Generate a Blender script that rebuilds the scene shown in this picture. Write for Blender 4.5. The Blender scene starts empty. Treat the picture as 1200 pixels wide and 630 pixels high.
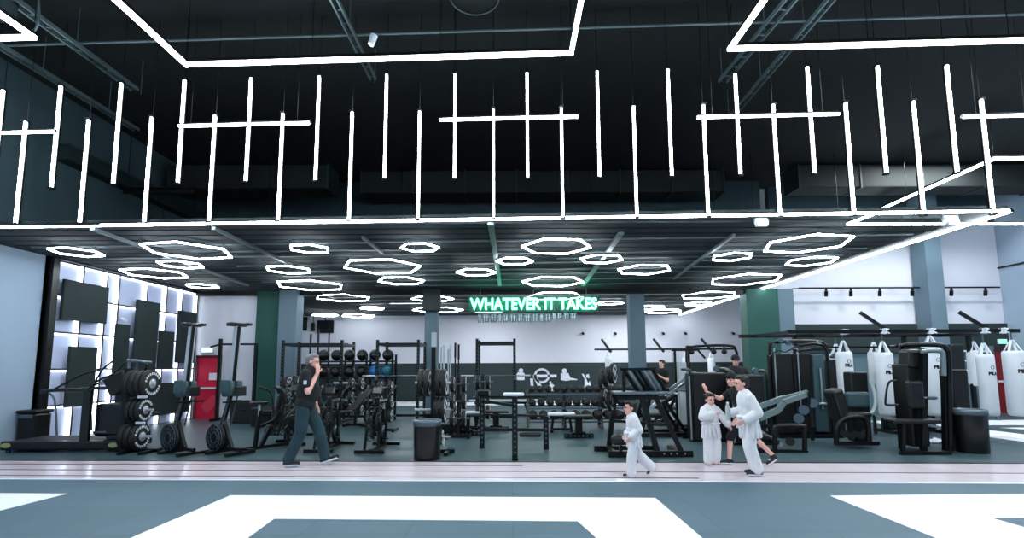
import bpy, bmesh, math, random
from mathutils import Vector, Matrix
random.seed(7)
S = bpy.context.scene
COL = S.collection
PI = math.pi
R = math.radians
# ------------------------------------------------------------------ camera
FPX = 600.0
cam_d = bpy.data.cameras.new('camera'); cam = bpy.data.objects.new('camera', cam_d); COL.objects.link(cam)
cam_d.sensor_width = 36.0; cam_d.lens = FPX/1200*36; cam_d.shift_y = 50/1200
cam_d.clip_start = .05; cam_d.clip_end = 200
PITCH = math.atan(65/FPX)
CM = Matrix.Rotation(PI/2+PITCH, 3, 'X') @ Matrix.Rotation(R(-.25), 3, 'Z')
cam.matrix_world = Matrix.Translation((0, 0, 1.55)) @ CM.to_4x4()
S.camera = cam
EYE = Vector((0, 0, 1.55))
def ray(px, py): return CM @ Vector(((px-600)/FPX, -(py-365)/FPX, -1))
def PZ(px, py, z=0.0):                      # where the line of sight meets height z
    d = ray(px, py); t = (z-1.55)/d.z
    return EYE + d*t
def PY(px, py, y):                          # where it meets depth y
    d = ray(px, py); return EYE + d*(y/d.y)
def XY(px, y, z=0.0): return PY(px, 430, y).x
def ZY(py, y, px=600): return PY(px, py, y).z
# ------------------------------------------------------------------ materials
def lin(c):
    return tuple((v/12.92 if v <= .04045 else ((v+.055)/1.055)**2.4) for v in c)
MATS = {}
def mat(name, rgb, rough=.6, metal=0, noise=0, scale=8, bump=0, spec=.5, emit=None, es=0, coat=0, alpha=1):
    if name in MATS: return MATS[name]
    m = bpy.data.materials.new(name); m.use_nodes = True
    nt = m.node_tree; b = nt.nodes['Principled BSDF']
    c = lin(rgb) + (1,)
    b.inputs['Base Color'].default_value = c
    b.inputs['Roughness'].default_value = rough
    b.inputs['Metallic'].default_value = metal
    b.inputs['Specular IOR Level'].default_value = spec
    b.inputs['Coat Weight'].default_value = coat
    if alpha < 1: b.inputs['Alpha'].default_value = alpha
    if emit: b.inputs['Emission Color'].default_value = lin(emit)+(1,); b.inputs['Emission Strength'].default_value = es
    if noise or bump:
        tc = nt.nodes.new('ShaderNodeTexCoord'); n = nt.nodes.new('ShaderNodeTexNoise')
        n.inputs['Scale'].default_value = scale; n.inputs['Detail'].default_value = 5
        nt.links.new(tc.outputs['Object'], n.inputs['Vector'])
        if noise:
            r = nt.nodes.new('ShaderNodeMapRange'); r.inputs['To Min'].default_value = 1-noise; r.inputs['To Max'].default_value = 1+noise
            mx = nt.nodes.new('ShaderNodeVectorMath'); mx.operation = 'SCALE'; mx.inputs[0].default_value = c[:3]
            nt.links.new(n.outputs['Fac'], r.inputs['Value']); nt.links.new(r.outputs['Result'], mx.inputs['Scale'])
            nt.links.new(mx.outputs['Vector'], b.inputs['Base Color'])
        if bump:
            bu = nt.nodes.new('ShaderNodeBump'); bu.inputs['Strength'].default_value = bump; bu.inputs['Distance'].default_value = .01
            nt.links.new(n.outputs['Fac'], bu.inputs['Height']); nt.links.new(bu.outputs['Normal'], b.inputs['Normal'])
    MATS[name] = m
    return m
LED = mat('led_diffuser', (.95, 1, 1), emit=(.90, .975, 1.0), es=24)
LEDM = mat('led_diffuser_gym', (.95, 1, 1), emit=(.93, .975, 1.0), es=38)
LEDR = mat('led_diffuser_rear', (.95, 1, 1), emit=(.93, .975, 1.0), es=38)
LEDW = mat('led_strip_wall', (.95, 1, 1), emit=(.93, .96, 1.0), es=3.2)
NEON = mat('neon_green', (.6, 1, .9), emit=(.42, 1.0, .78), es=7.0)
BLK = mat('black_paint', (.03, .042, .045), .42, noise=.25, scale=20)
BLKM = mat('black_metal', (.035, .045, .05), .33, metal=.3)
BLKS = mat('black_satin', (.02, .03, .034), .28)
RUB = mat('black_rubber', (.035, .042, .045), .6, noise=.2, scale=30)
GRYM = mat('grey_metal', (.36, .42, .46), .35, metal=.6)
SIL = mat('silver_metal', (.74, .78, .80), .3, metal=.85)
ALU = mat('brushed_aluminium', (.70, .73, .76), .4, metal=.25)
WHP = mat('white_vinyl', (.88, .90, .93), .45, noise=.04, scale=6)
WHT = mat('white_paint', (.86, .88, .92), .55)
VIN = mat('black_vinyl', (.045, .06, .065), .4)
PADL = mat('pale_grey_vinyl', (.70, .74, .76), .5)
TEALG = mat('dark_teal_plastic', (.20, .30, .33), .5)
YEL = mat('badge_yellow', (.62, .66, .42), .5)
WALLW = mat('wall_white', (.86, .865, .91), .8, noise=.04, scale=1.3)
WALLB = mat('wall_pale_blue', (.60, .67, .75), .8, noise=.05, scale=.9)
WALLD = mat('wall_dark_slate', (.20, .27, .30), .8, noise=.15, scale=1.5)
DADO = mat('wall_dark_dado', (.13, .19, .20), .75, noise=.1, scale=2)
GREEN = mat('green_panel', (.08, .30, .27), .7, noise=.12, scale=1.5)
COLB = mat('column_blue_grey', (.38, .465, .52), .7, noise=.08, scale=2)
CEILB = mat('ceiling_black', (.03, .055, .06), .9, noise=.3, scale=1.2)
DUCT = mat('duct_dark', (.12, .17, .18), .55, metal=.2, noise=.25, scale=2)
TRAY = mat('tray_grey', (.34, .40, .42), .45, metal=.5)
PANEL = mat('lightbox_panel', (.72, .75, .87), .55, noise=.04, scale=2)
ACOU = mat('dark_acoustic_panel', (.10, .155, .16), .85, noise=.08, scale=14)
REDD = mat('red_door', (.80, .05, .24), .45, noise=.06, scale=4)
DRED = mat('dark_red_door', (.50, .03, .08), .5)
GRN = mat('exit_green', (.5, .9, .7), emit=(.55, 1, .80), es=1.1)
SKIN = mat('skin', (.93, .70, .65), .5)
HAIRG = mat('grey_hair', (.52, .50, .50), .7, noise=.25, scale=60)
HAIRD = mat('dark_hair', (.09, .065, .06), .55, noise=.3, scale=60)
GI = mat('gi_cotton', (.90, .90, .92), .85, bump=1.0, scale=11, noise=.10)
NAVY = mat('black_cotton', (.05, .075, .09), .85, noise=.15, scale=30)
JEAN = mat('blue_jeans', (.11, .22, .26), .85, noise=.7, scale=5, bump=.8)
EYEM = mat('eye_dark', (.05, .04, .04), .3)
LIP = mat('lip', (.62, .34, .33), .5)
BLUEB = mat('blue_ball', (.16, .45, .72), .5)
TEALB = mat('teal_ball', (.10, .40, .47), .5)
def floor_mat(name, rgb, rough, tile, line, spec=.4, var=.08):
    m = bpy.data.materials.new(name); m.use_nodes = True; nt = m.node_tree; b = nt.nodes['Principled BSDF']
    tc = nt.nodes.new('ShaderNodeTexCoord')
    br = nt.nodes.new('ShaderNodeTexBrick'); br.offset = 0
    c = lin(rgb)
    br.inputs['Scale'].default_value = 1.0; br.inputs['Brick Width'].default_value = tile; br.inputs['Row Height'].default_value = tile
    br.inputs['Mortar Size'].default_value = .004; br.inputs['Mortar Smooth'].default_value = .3
    br.inputs['Color1'].default_value = tuple(v*(1-var) for v in c)+(1,); br.inputs['Color2'].default_value = tuple(v*(1+var) for v in c)+(1,)
    br.inputs['Mortar'].default_value = tuple(v*line for v in c)+(1,)
    nt.links.new(tc.outputs['Object'], br.inputs['Vector'])
    n = nt.nodes.new('ShaderNodeTexNoise'); n.inputs['Scale'].default_value = 1.7; n.inputs['Detail'].default_value = 6
    nt.links.new(tc.outputs['Object'], n.inputs['Vector'])
    r = nt.nodes.new('ShaderNodeMapRange'); r.inputs['To Min'].default_value = .86; r.inputs['To Max'].default_value = 1.14
    nt.links.new(n.outputs['Fac'], r.inputs['Value'])
    mx = nt.nodes.new('ShaderNodeVectorMath'); mx.operation = 'SCALE'
    nt.links.new(br.outputs['Color'], mx.inputs[0]); nt.links.new(r.outputs['Result'], mx.inputs['Scale'])
    nt.links.new(mx.outputs['Vector'], b.inputs['Base Color'])
    b.inputs['Roughness'].default_value = rough; b.inputs['Specular IOR Level'].default_value = spec
    return m
MATF = floor_mat('teal_mat_floor', (.26, .365, .42), .6, 1.0, .6)
GYMF = floor_mat('gym_rubber_floor', (.25, .335, .36), .38, 1.0, .6)
LANEF = floor_mat('glossy_lane_floor', (.88, .835, .865), .16, 30.0, 1, spec=.6, var=0)
WMAT = mat('white_mat', (.93, .93, .95), .5, noise=.02, scale=2)
LINER = mat('lane_line_dark', (.42, .25, .32), .4)
# ------------------------------------------------------------------ mesh builder
class B:
    def __init__(s): s.v = []; s.f = []; s.sm = []
    def add(s, vs, fs, smooth=False):
        o = len(s.v); s.v += [tuple(v) for v in vs]
        for f in fs: s.f.append(tuple(i+o for i in f)); s.sm.append(smooth)
        return s
    def box(s, c, d, rot=None):
        x, y, z = d[0]/2, d[1]/2, d[2]/2
        vs = [Vector(p) for p in ((-x,-y,-z),(x,-y,-z),(x,y,-z),(-x,y,-z),(-x,-y,z),(x,-y,z),(x,y,z),(-x,y,z))]
        if rot is not None:
            M = rot if isinstance(rot, Matrix) else Matrix.Rotation(rot, 3, 'Z')
            vs = [M @ v for v in vs]
        c = Vector(c)
        return s.add([v+c for v in vs], [(0,3,2,1),(4,5,6,7),(0,1,5,4),(1,2,6,5),(2,3,7,6),(3,0,4,7)])
    def rbox(s, c, d, r=.02, rot=None):      # a box with chamfered edges
        x, y, z = d[0]/2, d[1]/2, d[2]/2; r = min(r, x*.9, y*.9, z*.9)
        bm = bmesh.new(); bmesh.ops.create_cube(bm, size=1)
        for v in bm.verts: v.co = Vector((v.co.x*2*x, v.co.y*2*y, v.co.z*2*z))
        bmesh.ops.bevel(bm, geom=list(bm.edges), offset=r, segments=2, profile=.5, affect='EDGES')
        M = rot if isinstance(rot, Matrix) else (Matrix.Rotation(rot, 3, 'Z') if rot else Matrix.Identity(3))
        bm.verts.index_update(); c = Vector(c)
        s.add([M @ v.co + c for v in bm.verts], [[v.index for v in f.verts] for f in bm.faces], False); bm.free(); return s
    def bar(s, p, q, w=.05, h=None, up=(0,0,1)):
        p, q = Vector(p), Vector(q); h = h or w; d = (q-p)
        if d.length < 1e-6: return s
        d.normalize(); u = Vector(up)
        if abs(d.dot(u)) > .95: u = Vector((0,1,0))
        a = d.cross(u).normalized(); b = a.cross(d).normalized()
        vs = [e + a*(i*w/2) + b*(j*h/2) for e in (p, q) for i, j in ((-1,-1),(1,-1),(1,1),(-1,1))]
        return s.add(vs, [(0,1,2,3),(7,6,5,4),(0,4,5,1),(1,5,6,2),(2,6,7,3),(3,7,4,0)])
    def path(s, pts, w=.05, h=None):
        for a, b in zip(pts, pts[1:]): s.bar(a, b, w, h)
        return s
    def cyl(s, p, q, r, r2=None, n=12, cap=True):
        p, q = Vector(p), Vector(q); r2 = r if r2 is None else r2; d = (q-p)
        if d.length < 1e-6: return s
        d.normalize(); u = Vector((0,0,1)) if abs(d.z) < .95 else Vector((0,1,0))
        a = d.cross(u).normalized(); b = a.cross(d).normalized()
        vs = []
        for e, rr in ((p, r), (q, r2)):
            for k in range(n): t = 2*PI*k/n; vs.append(e + a*(rr*math.cos(t)) + b*(rr*math.sin(t)))
        s.add(vs, [(k, k+n, (k+1) % n+n, (k+1) % n) for k in range(n)], True)
        if cap: s.add(vs, [tuple(range(n)), tuple(reversed(range(n, 2*n)))], False)
        return s
    def tube(s, pts, r=.02, n=8, smooth_n=0, closed=False):
        pts = [Vector(p) for p in pts]
        if smooth_n: pts = catmull(pts, smooth_n, closed)
        m = len(pts); rings = []; prev = None
        for i, p in enumerate(pts):
            a = pts[(i-1) % m] if (closed or i) else p; c = pts[(i+1) % m] if (closed or i < m-1) else p
            d = (c-a).normalized()
            if prev is None:
                u = Vector((0,0,1)) if abs(d.z) < .9 else Vector((0,1,0)); x = d.cross(u).normalized()
            else: x = (prev - d*prev.dot(d)).normalized()
            prev = x; y = d.cross(x)
            rings.append([p + x*(r*math.cos(2*PI*k/n)) + y*(r*math.sin(2*PI*k/n)) for k in range(n)])
        vs = [v for rg in rings for v in rg]; fs = []
        for i in range(m if closed else m-1):
            o1, o2 = i*n, ((i+1) % m)*n
            for k in range(n): fs.append((o1+k, o1+(k+1) % n, o2+(k+1) % n, o2+k))
        s.add(vs, fs, True)
        if not closed: s.add(rings[0], [tuple(reversed(range(n)))]); s.add(rings[-1], [tuple(range(n))])
        return s
    def lathe(s, prof, c=(0,0,0), axis=(0,0,1), n=24):
        ax = Vector(axis).normalized(); u = Vector((1,0,0)) if abs(ax.x) < .9 else Vector((0,1,0))
        a = (u - ax*u.dot(ax)).normalized(); b = ax.cross(a); c = Vector(c); vs = []
        for r, h in prof:
            r = max(r, 1e-4)
            for k in range(n): t = 2*PI*k/n; vs.append(c + ax*h + a*(r*math.cos(t)) + b*(r*math.sin(t)))
        fs = []
        for i in range(len(prof)-1):
            for k in range(n): fs.append((i*n+k, i*n+(k+1) % n, (i+1)*n+(k+1) % n, (i+1)*n+k))
        s.add(vs, fs, True)
        m = len(prof)-1
        s.add(vs[:n], [tuple(reversed(range(n)))]); s.add(vs[m*n:], [tuple(range(n))])
        return s
    def sph(s, c, r, n=16, m=10):
        r = Vector(r) if not isinstance(r, (int, float)) else Vector((r, r, r)); c = Vector(c)
        vs = [c + Vector((0,0,-r.z))]; fs = []
        for i in range(1, m):
            t = -PI/2 + PI*i/m
            for k in range(n): p = 2*PI*k/n; vs.append(c + Vector((r.x*math.cos(t)*math.cos(p), r.y*math.cos(t)*math.sin(p), r.z*math.sin(t))))
        vs.append(c + Vector((0,0,r.z))); L = len(vs)-1
        for k in range(n): fs.append((0, 1+(k+1) % n, 1+k)); fs.append((L, L-n+k, L-n+(k+1) % n))
        for i in range(m-2):
            for k in range(n): a = 1+i*n; fs.append((a+k, a+(k+1) % n, a+n+(k+1) % n, a+n+k))
        return s.add(vs, fs, True)
    def prism(s, poly, o, u, v, t):           # polygon in the plane (o, u, v) given the thickness vector t
        o, u, v, t = Vector(o), Vector(u), Vector(v), Vector(t); n = len(poly)
        vs = [o+u*a+v*b for a, b in poly]; vs += [p+t for p in vs]
        fs = [tuple(range(n)), tuple(reversed(range(n, 2*n)))] + [(k, k+n, (k+1) % n+n, (k+1) % n) for k in range(n)]
        return s.add(vs, fs)
    def build(s, name, m, parent=None, bevel=0):
        if name in SPLIT:
            gs = islands(s)
            if len(gs) > 1:
                first = None
                for vi, fi in gs:
                    nb = B(); mp = {v: i for i, v in enumerate(vi)}
                    nb.v = [s.v[v] for v in vi]; nb.f = [tuple(mp[q] for q in s.f[k]) for k in fi]; nb.sm = [s.sm[k] for k in fi]
                    o = nb._mk(name, m, parent); first = first or o
                return first
        return s._mk(name, m, parent)
    def _mk(s, name, m, parent=None):
        me = bpy.data.meshes.new(name); me.from_pydata(s.v, [], s.f); me.update()
        bm = bmesh.new(); bm.from_mesh(me); bmesh.ops.recalc_face_normals(bm, faces=bm.faces)
        bm.to_mesh(me); bm.free()
        for p, sm in zip(me.polygons, s.sm): p.use_smooth = sm
        me.materials.append(m)
        o = bpy.data.objects.new(name, me); COL.objects.link(o)
        if parent is not None: o.parent = parent
        return o
SPLIT = set('flange cross_member hanging_wire hanger_rod foot floor_foot upright top_beam number_tag bolt pulley plate_peg tier_rail hanging_grip bracket pivot_disc guide_rod leg_strokes front_beam rear_beam cross_beam brace post base_runner side_panel grip_bar roller support wall_bracket slide_rail shelf handlebar foot_stub leg label_strip cable letter_block sleeve end_cap fan_cage_x eyebrow_x rod_frame hand_grip rung base block_outline'.split())
def islands(s):
    par = list(range(len(s.v)))
    def find(a):
        while par[a] != a: par[a] = par[par[a]]; a = par[a]
        return a
    seen = {}
    for i, v in enumerate(s.v):
        k = (round(v[0], 4), round(v[1], 4), round(v[2], 4))
        if k in seen: par[find(i)] = find(seen[k])
        else: seen[k] = i
    for f in s.f:
        for a in f[1:]: par[find(a)] = find(f[0])
    g = {}
    for i in range(len(s.v)): g.setdefault(find(i), ([], []))[0].append(i)
    for k, f in enumerate(s.f): g[find(f[0])][1].append(k)
    return [x for x in g.values() if x[1]]
def catmull(pts, k, closed=False):
    out = []; n = len(pts)
    for i in range(n if closed else n-1):
        g = (lambda j: pts[j % n]) if closed else (lambda j: pts[max(0, min(n-1, j))])
        p0, p1, p2, p3 = g(i-1), g(i), g(i+1), g(i+2)
        for j in range(k):
            t = j/k
            out.append(.5*((2*p1) + (p2-p0)*t + (2*p0-5*p1+4*p2-p3)*t*t + (3*p1-p0-3*p2+p3)*t**3))
    if not closed: out.append(pts[-1])
    return out
def thing(name, label, cat, loc=(0,0,0), rz=0, group=None):
    o = bpy.data.objects.new(name, None); COL.objects.link(o); o.empty_display_size = .2
    o.location = loc; o.rotation_euler = (0,0,rz); o['label'] = label; o['category'] = cat
    if group: o['group'] = group
    return o
def tag(o, label, cat, group=None, kind=None):
    o['label'] = label; o['category'] = cat
    if group: o['group'] = group
    if kind: o['kind'] = kind
    return o
def struct(o, label=None, cat=None):
    o['kind'] = 'structure'
    if label: o['label'] = label
    if cat: o['category'] = cat
    return o
def dup(root, loc, rz=None, label=None, group=None, sc=None):
    r = root.copy(); COL.objects.link(r); r.location = loc
    if rz is not None: r.rotation_euler = (0,0,rz)
    if sc: r.scale = sc
    if label: r['label'] = label
    if group: r['group'] = group
    for ch in list(root.children):
        c = ch.copy(); COL.objects.link(c); c.parent = r
        for g in list(ch.children):
            d = g.copy(); COL.objects.link(d); d.parent = c
    return r
def text_mesh(name, txt, size, depth, m, parent=None, offset=0.0, spacing=1.0):
    cu = bpy.data.curves.new('t', 'FONT'); cu.body = txt; cu.size = size; cu.extrude = depth; cu.offset = offset
    cu.align_x = 'CENTER'; cu.align_y = 'CENTER'; cu.space_character = spacing; cu.resolution_u = 3
    to = bpy.data.objects.new('t', cu); COL.objects.link(to)
    dg = bpy.context.evaluated_depsgraph_get(); me = bpy.data.meshes.new_from_object(to.evaluated_get(dg))
    bpy.data.objects.remove(to); me.name = name; me.materials.clear(); me.materials.append(m)
    o = bpy.data.objects.new(name, me); COL.objects.link(o)
    if parent is not None: o.parent = parent
    return o
ORD = ['leftmost', 'second', 'third', 'fourth', 'fifth', 'sixth', 'seventh', 'eighth', 'ninth', 'tenth', 'eleventh', 'twelfth', 'thirteenth', 'fourteenth', 'fifteenth']
def nth(i, n):
    return 'leftmost' if i == 0 else 'rightmost' if i == n-1 else ORD[i] + ' from the left'
# ================================================================== THE SETTING
XL = -10.1; XE = 7.9                                    # left wall; open right edge of the gym's low ceiling
HC = 3.97                                               # underside of the low ceiling
e0 = PZ(600, 257.5, HC); EY = e0.y                      # its front edge, at X = 0; the front runs slightly askew
SK = -.04
def EYX(x): return EY + SK*x
laneF = PZ(600, 541, 0).y; laneN = PZ(600, 563.5, 0).y
def quad(x0, x1, ya, yb, z0, z1):                       # a slab whose front and back edges run askew like the hall's
    b = B(); vs = []
    for z in (z0, z1):
        vs += [(x0, ya+SK*x0, z), (x1, ya+SK*x1, z), (x1, yb+SK*x1, z), (x0, yb+SK*x0, z)]
    return b.add(vs, [(0,3,2,1),(4,5,6,7),(0,1,5,4),(1,2,6,5),(2,3,7,6),(3,0,4,7)])
fl = B().box((3, 13, -.06), (27, 30, .1)).build('floor', GYMF); struct(fl, 'dark teal rubber tile floor of the gym', 'floor')
o = quad(-10.1, 16.4, -2, laneN, -.01, 0).build('floor', MATF); struct(o, 'teal training mat floor in front of the lane', 'floor')
o = quad(-10.1, 16.4, laneN, laneF, -.01, 0.0).build('floor', LANEF); struct(o, 'glossy pale lane between mats and gym', 'floor')
o = quad(-10.1, 16.4, laneF, laneF+16.5, -.012, 0.0).build('floor', GYMF); struct(o, 'dark teal gym floor behind the pale lane', 'floor')
def trimtag(b, n, m, lab, cat='trim'): return struct(b.build('trim_%d' % n, m), lab, cat)
# lane lines
xs0, xs1 = -10.1, 16.4
l1, l2, l3 = PZ(600, 545.2, 0).y, PZ(600, 552, 0).y, PZ(600, 559, 0).y
trimtag(quad(xs0, XY(612, 8), l1-.022, l1+.022, .0, .004), 1, LINER, 'thin dark line along the far side of the lane')
trimtag(quad(xs0, xs1, l2-.020, l2+.020, .0, .004), 2, LINER, 'thin dark line along the middle of the lane')
trimtag(quad(xs0, XY(818, 7.2), l3-.020, l3+.020, .0, .004), 3, LINER, 'thin dark line along the near side of the lane')
trimtag(quad(xs0, xs1, laneN-.03, laneN+.02, .0, .005), 4, WHT, 'white edge strip between mats and lane')
trimtag(quad(xs0, xs1, laneF-.02, laneF+.05, .0, .006), 5, BLKM, 'dark edge strip where the gym floor begins')
# white shapes inlaid in the mats
def inlay(pts, n, lab):
    b = B(); P = [PZ(x, y, 0) for x, y in pts]
    vs = [(p.x, p.y, .001) for p in P] + [(p.x, p.y, .006) for p in P]; k = len(P)
    b.add(vs, [tuple(range(k)), tuple(range(k, 2*k))] + [(i, (i+1) % k, (i+1) % k+k, i+k) for i in range(k)])
    trimtag(b, n, WMAT, lab)
inlay([(270, 580.5), (768, 583.5), (930, 722), (800, 722), (677, 611), (321, 608), (165, 722), (-60, 722)], 6, 'white bracket shape inlaid in the middle of the mats')
inlay([(-260, 576), (78, 578.5), (-260, 664)], 7, 'white pointed shape inlaid in the mats at the left')
inlay([(973, 581), (1330, 577.5), (1330, 607), (1160, 606.5), (1330, 655), (1330, 730), (1270, 700)], 8, 'white bracket shape inlaid in the mats at the right')
# walls
zt = 7.65
o = B().box((XL-.1, 4.5, zt/2), (.2, 13.2, zt)).box((XL-.1, 20.5, zt/2), (.2, 8.9, zt)).box((XL-.1, 13.5, zt/2), (.2, 5.2, zt)).build('wall_left', WALLB)
struct(o, 'pale blue side wall of the gym', 'wall')
up = [PY(-20, 60, 9), ]
o = B().box((XL+.03, 8, (HC+.3+zt)/2), (.06, 20, zt-HC-.3)).build('wall_left', WALLD); struct(o, 'dark slate cladding high on the left wall', 'wall')
YB = 24.2; YP = 16.2                                    # far wall; the portal line
zs = ZY(425, YB)
o = B().box((1.3, YB+.1, (zs+zt)/2), (23, .2, zt-zs)).build('wall_back', WALLW); struct(o, 'white upper part of the far back wall', 'wall')
o = B().box((1.3, YB+.08, zs/2), (23, .2, zs)).build('wall_back', DADO); struct(o, 'dark lower band of the far back wall', 'wall')
o = B().box((.2, 22.6, .004), (15, 2.6, .006)).build('trim_9', WMAT); struct(o, 'white mat band on the floor before the far wall', 'trim')
xg = XY(301, YP); xc = XY(328, YP-.1); xc2 = XY(349, YP-.1)
o = B().box(((XL+xg)/2, YP+.1, HC/2), (xg-XL, .2, HC)).build('wall_back', WALLW); struct(o, 'white wall section with the red door at the left', 'wall')
o = B().box(((xg+xc)/2, YP-.05, HC/2), (xc-xg, .3, HC)).build('wall_back', GREEN); struct(o, 'dark green wall panel between white wall and grey column', 'wall')
o = B().box(((xc+xc2)/2, YP-.1, HC/2), (xc2-xc, .5, HC)).build('column', COLB); struct(o, 'blue grey column beside the left green panel', 'column')
# white front beyond on the right
XR = 16.4; YR = 17.0
xr0 = XY(912, YR)
o = B().box(((xr0+XR)/2, YR+.1, (1.55+1.35+1.55+4.7)/2), (XR-xr0, .2, 1.55+4.7-1.55-1.35)).build('wall_right', WALLW); struct(o, 'tall white wall beyond the punching bags', 'wall')
o = B().box(((xr0+XR)/2, YR+.06, 2.45), (XR-xr0, .3, .95)).build('wall_right', DADO); struct(o, 'dark green band low on the right white wall', 'wall')
o = B().box(((xr0+XR)/2, YR+.1, 1.2), (XR-xr0, .2, 2.4)).build('wall_right', mat('wall_low_grey', (.33, .43, .47), .8, noise=.1, scale=1)); struct(o, 'grey lower wall behind the punching bags', 'wall')
o = B().box(((xr0+XR)/2, YR+.1, 6.95), (XR-xr0, .25, 1.4)).build('wall_right', WALLD); struct(o, 'dark slate cladding high above the white wall', 'wall')
o = B().box((XR+.1, 7.5, zt/2), (.2, 19.4, zt)).build('wall_right', WALLB); struct(o, 'pale blue side wall at the far right', 'wall')
o = B().box((12.7, 20.8, zt/2), (.2, 6.8, zt)).build('wall_right', WALLW); struct(o, 'white side wall of the rear room', 'wall')
o = B().box((3, -4.1, zt/2), (27, .2, zt)).build('wall_front', WALLB); struct(o)
# dark wall over the portal
o = B().box((-1.0, YP+.3, (HC+.2+zt)/2), (18.4, .2, zt-HC-.2)).build('wall_back', WALLD); struct(o, 'dark slate wall above the low ceiling', 'wall')
# corner post right wall
pr = PY(1180, 300, YR-.1)
o = B().box((pr.x+.02, YR-.12, zt/2), (.07, .1, zt)).build('trim_10', BLKM); struct(o, 'black vertical corner strip on the right wall', 'trim')
o = B().box((XR-.02, 12.5, ZY(313, 16.5)), (.05, 9, .05)).build('trim_11', BLKM); struct(o, 'thin black horizontal strip on the far right wall', 'trim')
# columns
def column(px, w, y, ztop, lab, m=COLB, pxw=None):
    x = XY(px, y); o = B().box((x, y, ztop/2), (w, w*.9, ztop)).build('column', m)
    b = B().box((x, y, .06), (w+.03, w*.9+.03, .12)).build('base_trim', BLKM, o)
    return struct(o, lab, 'column')
column(505.5, .40, YP+.1, HC, 'grey column behind the weight plate tree')
column(747, .47, YP+.1, HC, 'grey column behind the leg press machine')
o = B().box((XY(505.5, YP-.2), YP-.25, 3.98-.33), (.55, .3, .66)).build('column', DUCT); struct(o, 'dark box at the head of the middle column', 'column')
x0, x1, x2 = XY(875, YP), XY(912, YP), XY(931, YP)
o = B().box(((x0+x1)/2, YP, HC/2), (x1-x0, .5, HC)).build('column', GREEN); struct(o, 'wide dark green column behind the gym machines', 'column')
o = B().box(((x1+x2)/2, YP+.1, HC/2), (x2-x1, .6, HC)).build('column', COLB); struct(o, 'blue grey column beside the wide green one', 'column')
cr = PY(1088, 330, YR-.4); o = B().box((cr.x, YR-.4, zt/2), (.52, .6, zt)).build('column', COLB); struct(o, 'tall blue grey column by the white right wall', 'column')
# hall ceiling
o = B().box((3, 6.5, zt+.1), (27, 21.4, .2)).build('ceiling', CEILB); struct(o, 'black high ceiling of the hall', 'ceiling')
# low ceiling: dark slatted slab
def lowceil():
    b = B(); x0, x1 = XL, XE
    vs = [(x0, EYX(x0), HC+.03), (x1, EYX(x1), HC+.03), (x1, YB, HC+.03), (x0, YB, HC+.03)]
    vs += [(x, y, HC+.11) for x, y, z in vs]
    b.add(vs, [(0,3,2,1),(4,5,6,7),(0,1,5,4),(1,2,6,5),(2,3,7,6),(3,0,4,7)])
    o = b.build('ceiling', mat('low_ceiling_dark', (.13, .17, .185), .9, noise=.3, scale=.8)); struct(o, 'dark slatted low ceiling over the gym', 'ceiling')
    b = B(); y = EY+.35
    while y < YB-.2:
        b.box(((x0+x1)/2, y, HC+.015), (x1-x0-.6, .30, .03), None); y += .36
    o2 = b.build('ceiling_slats', mat('low_ceiling_slat', (.13, .17, .19), .9, noise=.3, scale=1.1), o)
lowceil()
# portal beam
o = B().box(((XL+XE)/2, YP, HC-.05), (XE-XL, .3, .16)).build('trim_12', BLKM); struct(o, 'dark beam across the low ceiling at the column line', 'trim')
# light rails in the low ceiling
n = 13
def hline(py, xa, xb, th=.02, m=TRAY):
    global n
    y = PZ(600, py, HC-.02).y
    o = quad(xa, xb, y-SK*0, y+th*2, HC-.035, HC-.01).build('trim_%d' % n, m); struct(o, 'thin pale rail across the low ceiling, about %.1f metres behind its front edge' % (y-EY), 'ceiling rail'); n += 1
for py, xa, xb in ((281, -9.5, 7.4), (290, -6, -1.5), (296, -9, 7.3), (303, 1, 7.2), (307.5, -6.5, 7.2), (315, -8, 6.8), (320, -6, 6.5), (327, -7, 7), (333, -4, 6)):
    hline(py, xa, xb)
for py in (346, 350, 354, 358, 362, 365): hline(py, -6.3, 7.4, .03)
def rline(a, b, w=.07, lab='', m=TRAY):
    global n
    p, q = PZ(a[0], a[1], HC-.04), PZ(b[0], b[1], HC-.04)
    o = B().bar(p, q, w, .05).build('trim_%d' % n, m); struct(o, lab, 'ceiling rail'); n += 1
rline((108, 268), (290, 334), .08, 'receding rail in the low ceiling at the far left')
rline((250, 267), (345, 312), .06, 'receding rail between the second and third ceiling light groups')
rline((425, 278), (448, 296), .05, 'short receding rail left of the middle')
rline((575, 262), (586, 334), .10, 'receding rail above the green sign, left one')
rline((728, 273), (683, 334), .10, 'receding rail above the green sign, right one')
rline((860, 275), (790, 326), .07, 'receding rail over the right machines')
rline((375, 340), (395, 352), .06, 'short receding rail in the rear room, left')
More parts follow.
